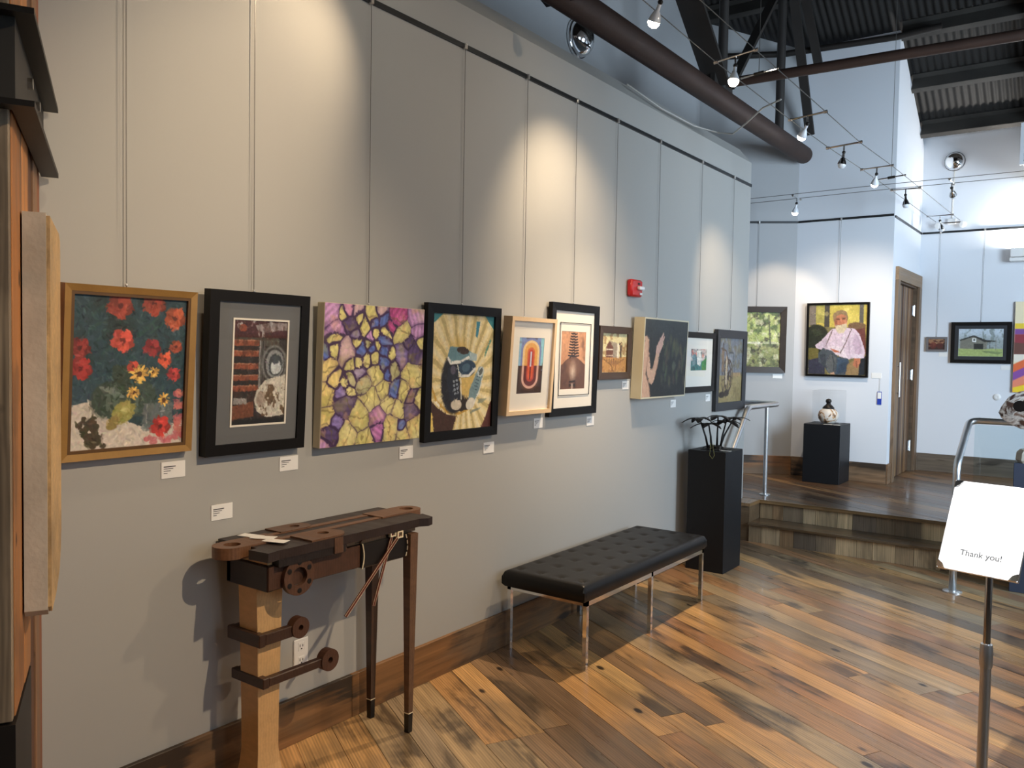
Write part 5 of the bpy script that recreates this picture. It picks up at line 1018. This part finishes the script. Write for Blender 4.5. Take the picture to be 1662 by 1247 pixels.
# slate pedestal with polished stone sculpture
o=MB().bbox(2.11,2.46,6.62,6.83,0,.895,.003).build('display_pedestal',m_navyped); tag(o,'slate blue pedestal cut by the right edge, beside the handrail','pedestal')
A_=thing('agate_sculpture','polished brown and white agate slab on a rough stone block, at right edge','sculpture',(2.28,6.72,.895))
ma,nt,bs=newmat('banded_agate'); nn=nt.nodes.new('ShaderNodeTexNoise'); nn.inputs['Scale'].default_value=6; nn.inputs['Detail'].default_value=6; nn.inputs['Distortion'].default_value=1.6
tcn=nt.nodes.new('ShaderNodeTexCoord'); nt.links.new(tcn.outputs['Object'],nn.inputs['Vector']); rp=nt.nodes.new('ShaderNodeValToRGB'); nt.links.new(nn.outputs['Fac'],rp.inputs[0])
rp.color_ramp.elements[0].position=.42; rp.color_ramp.elements[0].color=rgb(78,56,50); rp.color_ramp.elements[1].position=.52; rp.color_ramp.elements[1].color=rgb(226,222,216); e_=rp.color_ramp.elements.new(.62); e_.color=rgb(128,104,92); nt.links.new(rp.outputs[0],bs.inputs['Base Color']); bs.inputs['Roughness'].default_value=.12; bs.inputs['Coat Weight'].default_value=.6
out_=[(2.003,1.235),(2.02,1.28),(2.06,1.345),(2.12,1.385),(2.20,1.40),(2.32,1.39),(2.42,1.36),(2.48,1.29),(2.46,1.21),(2.38,1.15),(2.26,1.125),(2.14,1.128),(2.06,1.165),(2.02,1.20)]
ce=(2.22,1.26); mb=MB(); n_=len(out_)
for a,sc in ((6.66,.93),(6.668,1.0),(6.712,1.0),(6.72,.93)): pass
L4=[(6.655,.92),(6.664,1.0),(6.716,1.0),(6.725,.92)]; vs=[(ce[0]+(p-ce[0])*s,y,ce[1]+(q-ce[1])*s) for y,s in L4 for p,q in out_]
fs=[(k*n_+i,k*n_+(i+1)%n_,(k+1)*n_+(i+1)%n_,(k+1)*n_+i) for k in range(3) for i in range(n_)]+[tuple(range(n_)),tuple(range(3*n_,4*n_))]
mb.add(vs,fs).build('agate_slab',ma,A_,smooth='auto')
MB().add([(2.13+.075*math.cos(a)*.55,6.6545,1.285+.04*math.sin(a)) for a in np.linspace(0,2*PI,14)[:-1]],[tuple(range(13))]).build('dark_pocket',m_ebony,A_)
MB().lathe([(.10,0),(.115,.02),(.11,.07),(.09,.092),(.0,.095)],(2.22,6.72,.895),9,(0,0,1),lambda a,h:1+.15*math.sin(a*2*PI*3+2)).build('stone_block',m_stone,A_)
MB().tube([(2.20,6.70,.97),(2.20,6.70,1.14)],.013,10).build('stem',m_bronze,A_)

# ================================================================== notice stand
NS=thing('notice_stand','tilted white notice on a telescopic metal pole stand','sign',(2.37,2.75,0))
MB().lathe([(.15,0),(.15,.008),(.14,.014),(.03,.018),(.0,.018)],(2.361,2.878,0),32).build('base',m_steel,NS,smooth='auto')
MB().tube([(2.361,2.878,.015),(2.361,2.878,.70)],.0155,14).build('lower_pole',m_nickel,NS,smooth='auto')
MB().lathe([(.017,0),(.019,.01),(.019,.05),(.0165,.072),(.012,.072)],(2.361,2.878,.66),16).build('collar',m_nickel,NS,smooth='auto')
MB().tube([(2.361,2.878,.70),(2.361,2.878,.985)],.0105,12).build('upper_pole',m_chrome,NS,smooth='auto')
yaw,pit=-.218,.469; r3=Vector((math.cos(yaw),math.sin(yaw),0)); f3=Vector((-math.sin(yaw),math.cos(yaw),0)); u3=Vector((0,0,1))*math.cos(pit)+f3*math.sin(pit); n3=r3.cross(u3)   # n3 faces the viewer
Cc=Vector((2.345,2.887,1.083)); Rm=Matrix((r3,-n3,u3)).transposed()
pw,ph=.225,.29
def sgn(mb,name,m,parent,smooth=False):
    o=mb.build(name,m,parent,local=True,smooth=smooth); o.location=(Cc-Vector((2.37,2.75,0))) if parent is NS else (0,0,0)
    if parent is NS: o.rotation_euler=Rm.to_euler()
    return o
pnl=sgn(MB().bbox(-pw/2+.004,pw/2-.004,.0,.010,-ph/2+.004,ph/2-.004,.001),'panel',m_white,NS)
mitre(MB(),pw,ph,.007,-.0015,.012,z0=-ph/2).build('snap_frame',m_steel,pnl,local=True)
for a,b in ((-1,-1),(1,-1),(1,1),(-1,1)):
    r_=.024; X=a*(pw/2-.0) ; Z=b*(ph/2-.0)
    pts=[(X,Z),(X-a*r_,Z)]+[(X-a*r_+a*r_*.8*math.sin(k*PI/12),Z-b*r_+b*r_*.8*math.cos(k*PI/12)) for k in range(0,7)]+[(X,Z-b*r_)]
    pts=[(X-a*.005,Z),(X-a*r_,Z),(X-a*r_*.62,Z-b*r_*.62),(X,Z-b*r_),(X,Z-b*.005)]
    MB().prism(pts,-.005,.014,lambda p,q,y:(p,y,q)).build('corner_cap',m_chrome,pnl,local=True)
MB().bbox(-.02,.02,.012,.022,-.13,-.06,.003).build('bracket',m_nickel,pnl,local=True)
# lettering
def text(s,size,x,z,m,name):
    cu_=bpy.data.curves.new(name,'FONT'); cu_.body=s; cu_.size=size; cu_.align_x='CENTER'; cu_.extrude=.0002
    o=bpy.data.objects.new(name,cu_); COL.objects.link(o); bpy.context.view_layer.update()
    dg=bpy.context.evaluated_depsgraph_get(); me=bpy.data.meshes.new_from_object(o.evaluated_get(dg)); bpy.data.objects.remove(o)
    me.materials.clear(); me.materials.append(m); q=bpy.data.objects.new(name,me); COL.objects.link(q); q.parent=pnl; q.location=(x,-.0008,z); q.rotation_euler=(PI/2,0,0); return q
text('Thank you!',.026,.003,-.094,m_print,'lettering')
rng=random.Random(2); fb=MB()
for z,hw in ((.077,.012),(.047,.072),(.017,.075),(-.013,.068),(-.045,.036)):
    x=-hw
    while x<hw:
        l_=rng.uniform(.004,.012); fb.box(x,min(hw,x+l_),-.0006,-.0001,z,z+.0016); fb.box(x,x+.0012,-.0006,-.0001,z,z+rng.uniform(.006,.010)); x+=l_+rng.uniform(.003,.007)
fb.build('faint_text_lines',m_faint,pnl,local=True)

# ================================================================== sconce and duct at the right edge
SN=thing('wall_sconce','white box uplight on the far wall glaring at the right edge','wall light',(1.95,10.30,2.65))
MB().bbox(1.712,2.20,10.20,10.343,2.695,2.79,.006).build('upper_shell',m_whiteplast,SN); MB().bbox(1.705,2.21,10.205,10.343,2.650,2.690,.006).build('lower_shell',m_whiteplast,SN)
MB().box(1.74,2.17,10.22,10.32,2.7905,2.794).build('lamp_opening',m_bulbcool,SN)
l=bpy.data.lights.new('sconce_light','AREA'); l.shape='RECTANGLE'; l.size=.42; l.size_y=.09; l.energy=30; l.color=(1,.97,.92)
o=bpy.data.objects.new('sconce_light',l); COL.objects.link(o); o.parent=SN; o.location=(0,-.03,.15); o.rotation_euler=(PI,0,0)
VD=thing('air_duct','grey air duct with a white louvred grille below the roof at the right edge','air duct',(2.2,9.6,3.5))
MB().box(1.86,2.6,9.36,10.34,3.50,3.86).build('duct_body',m_duct,VD)
gr_=mitre(MB(),.78,.40,.03,0,.03,z0=0).build('grille_frame',m_vent,VD,local=True,loc=(0.03,-.275,-.02))
for k in range(5): MB().add([(-.36,.004,.045+.066*k),(.36,.004,.045+.066*k),(.36,.035,.085+.066*k),(-.36,.035,.085+.066*k),(-.36,.004,.05+.066*k),(.36,.004,.05+.066*k),(.36,.035,.09+.066*k),(-.36,.035,.09+.066*k)],[(0,3,2,1),(4,5,6,7),(0,1,5,4),(1,2,6,5),(2,3,7,6),(3,0,4,7)]).build('louvre',m_vent,gr_,local=True)

# ================================================================== plank-clad pier at the left edge
PA=Vector((.0,1.187)); PB=Vector((.671,.827)); pd=(PB-PA); PL=pd.length; pd.normalize(); pn=Vector((-pd.y,pd.x)); pn=pn if pn.x>0 and pn.y>0 else -pn
PR=bpy.data.objects.new('wall_pier',None);COL.objects.link(PR);PR.location=(PA.x,PA.y,0);struct(PR,'pier clad in old upright boards projecting from the grey wall');WORIG[PR.name]=Vector((PA.x,PA.y,0))
core=[PA-pn*.03,PB-pn*.03,PB-pn*.48,PA-pn*.48]
core=[(max(.002,p.x),p.y) for p in core]
MB().prism(core,0,3.28,xyz).build('pier_core',m_dsteel,PR)
ang=math.atan2(pd.y,pd.x)
def vboard(p0,wd,z0,z1,col,n,th=.028,dx=0.0):
    """upright board on a face: p0 start, along direction tangent t"""
    t_=Vector((n.y,-n.x)); c_=Vector(p0)+t_*(wd/2)+n*dx; L_=z1-z0
    X=Vector((0,0,-1)); Z=Vector((n.x,n.y,0)); Y=Z.cross(X); Rr=Matrix((X,Y,Z)).transposed().to_euler()
    MB().bbox(-L_/2,L_/2,-wd/2+.001,wd/2-.001,-th,0,.002).build('plank',m_pierw,PR,col,local=True,loc=(c_.x-PA.x,c_.y-PA.y,(z0+z1)/2),rot=Rr)
sgn_=1 if Vector((pn.y,-pn.x)).dot(pd)>0 else -1
pos=[0,.13,.25,.40,.56,PL]; cols_=[rgb(150,90,56),rgb(150,112,82),rgb(104,68,46),rgb(190,128,72),rgb(180,118,64)]
for i in range(5):
    a,b=pos[i],pos[i+1]; p_=PA+pd*(a if sgn_>0 else b)
    vboard((p_.x,p_.y),b-a,.003 if i<3 else .76,3.27,cols_[i],pn,dx=(.0,.004,-.002,.003,.002)[i])
# end face towards the camera
for k,(wd,cl) in enumerate(((.13,rgb(150,132,110)),(.15,rgb(130,112,94)),(.16,rgb(136,116,96)))):
    q=PB-pn*(.0+sum((.13,.15,.16)[:k])); t_=Vector((pd.y,-pd.x)); 
    p_=q if t_.dot(-pn)>0 else q-pn*wd
    vboard((p_.x,p_.y),wd,.76,3.27,cl,pd,th=.03,dx=.03)
# steel plinth below the near boards
pp=[PA+pd*.42+pn*.005,PB+pd*.035+pn*.005,PB+pd*.035-pn*.46,PA+pd*.42-pn*.46]
MB().prism([(p.x,p.y) for p in pp],0,.755,xyz).build('steel_plinth',m_dsteel,PR)
# channel beam wrapped round the pier
CB=thing('channel_beam','dark steel channel bolted round the plank pier at the left edge','steel beam',(PA.x+.3,PA.y-.16,2.1))
def offp(s,o): v=PA+pd*s+pn*o; return (v.x,v.y)
e_=PL+.03
for nm,z0,z1,o1 in (('lower_flange',2.105,2.118,.052),('upper_flange',2.30,2.313,.052)):
    poly=[offp(.012,.006),offp(.012,o1),offp(e_+o1,o1),offp(e_+o1,-.47),offp(e_+.004,-.47),offp(e_+.004,.006)]
    MB().prism(poly,z0,z1,xyz).build(nm,m_dsteel,CB)
MB().prism([offp(.012,.006),offp(.012,.013),offp(e_+.014,.013),offp(e_+.014,-.47),offp(e_+.006,-.47),offp(e_+.006,.006)],2.118,2.30,xyz).build('web',m_purlin,CB)
for s in (.30,.52):
    for z in (2.15,2.24): q=offp(s,.013); MB().lathe([(.014,0),(.014,.012)],(q[0],q[1],z),6,(pn.x,pn.y,0)).build('bolt',m_nickel,CB)
# thick slab artwork hung on the pier
SLB=thing('wood_slab_artwork','thick weathered wood slab with pale sawn face hung on the plank pier','wall art',(PA.x+.4,PA.y-.2,.933))
def slabpt(s,o,z): v=PA+pd*s+pn*o; return (v.x,v.y,z)
s0,s1,o0,o1=.17,.60,.006,.064
prof=[(s0+.03,1.01),(s0,1.06),(s0,1.86),(s0+.01,1.90),(s0+.06,1.917),(s1,1.917),(s1,.95),(s1-.02,.933),(s1-.18,.935),(s0+.10,.96)]
MB().prism(prof,o0,o1-.008,lambda p,q,a:slabpt(p,q and a,q)).build('slab_body',m_stone if False else mat('weathered_grey_wood',rgb(196,188,174),.8,var=.55,scale=5,bump=.12),SLB)
ms=wood('pale_sawn_wood',.6,.35,.25,False)
inn=[(s0+.04+(p-s0)*.0 if False else p+(.006 if p<.4 else -.006),q+(.006 if q<1.4 else -.006)) for p,q in prof]
sf=MB().prism(inn,o1-.008,o1,lambda p,q,a:slabpt(p,a,q)).build('sawn_face',ms,SLB,color=rgb(206,170,120))
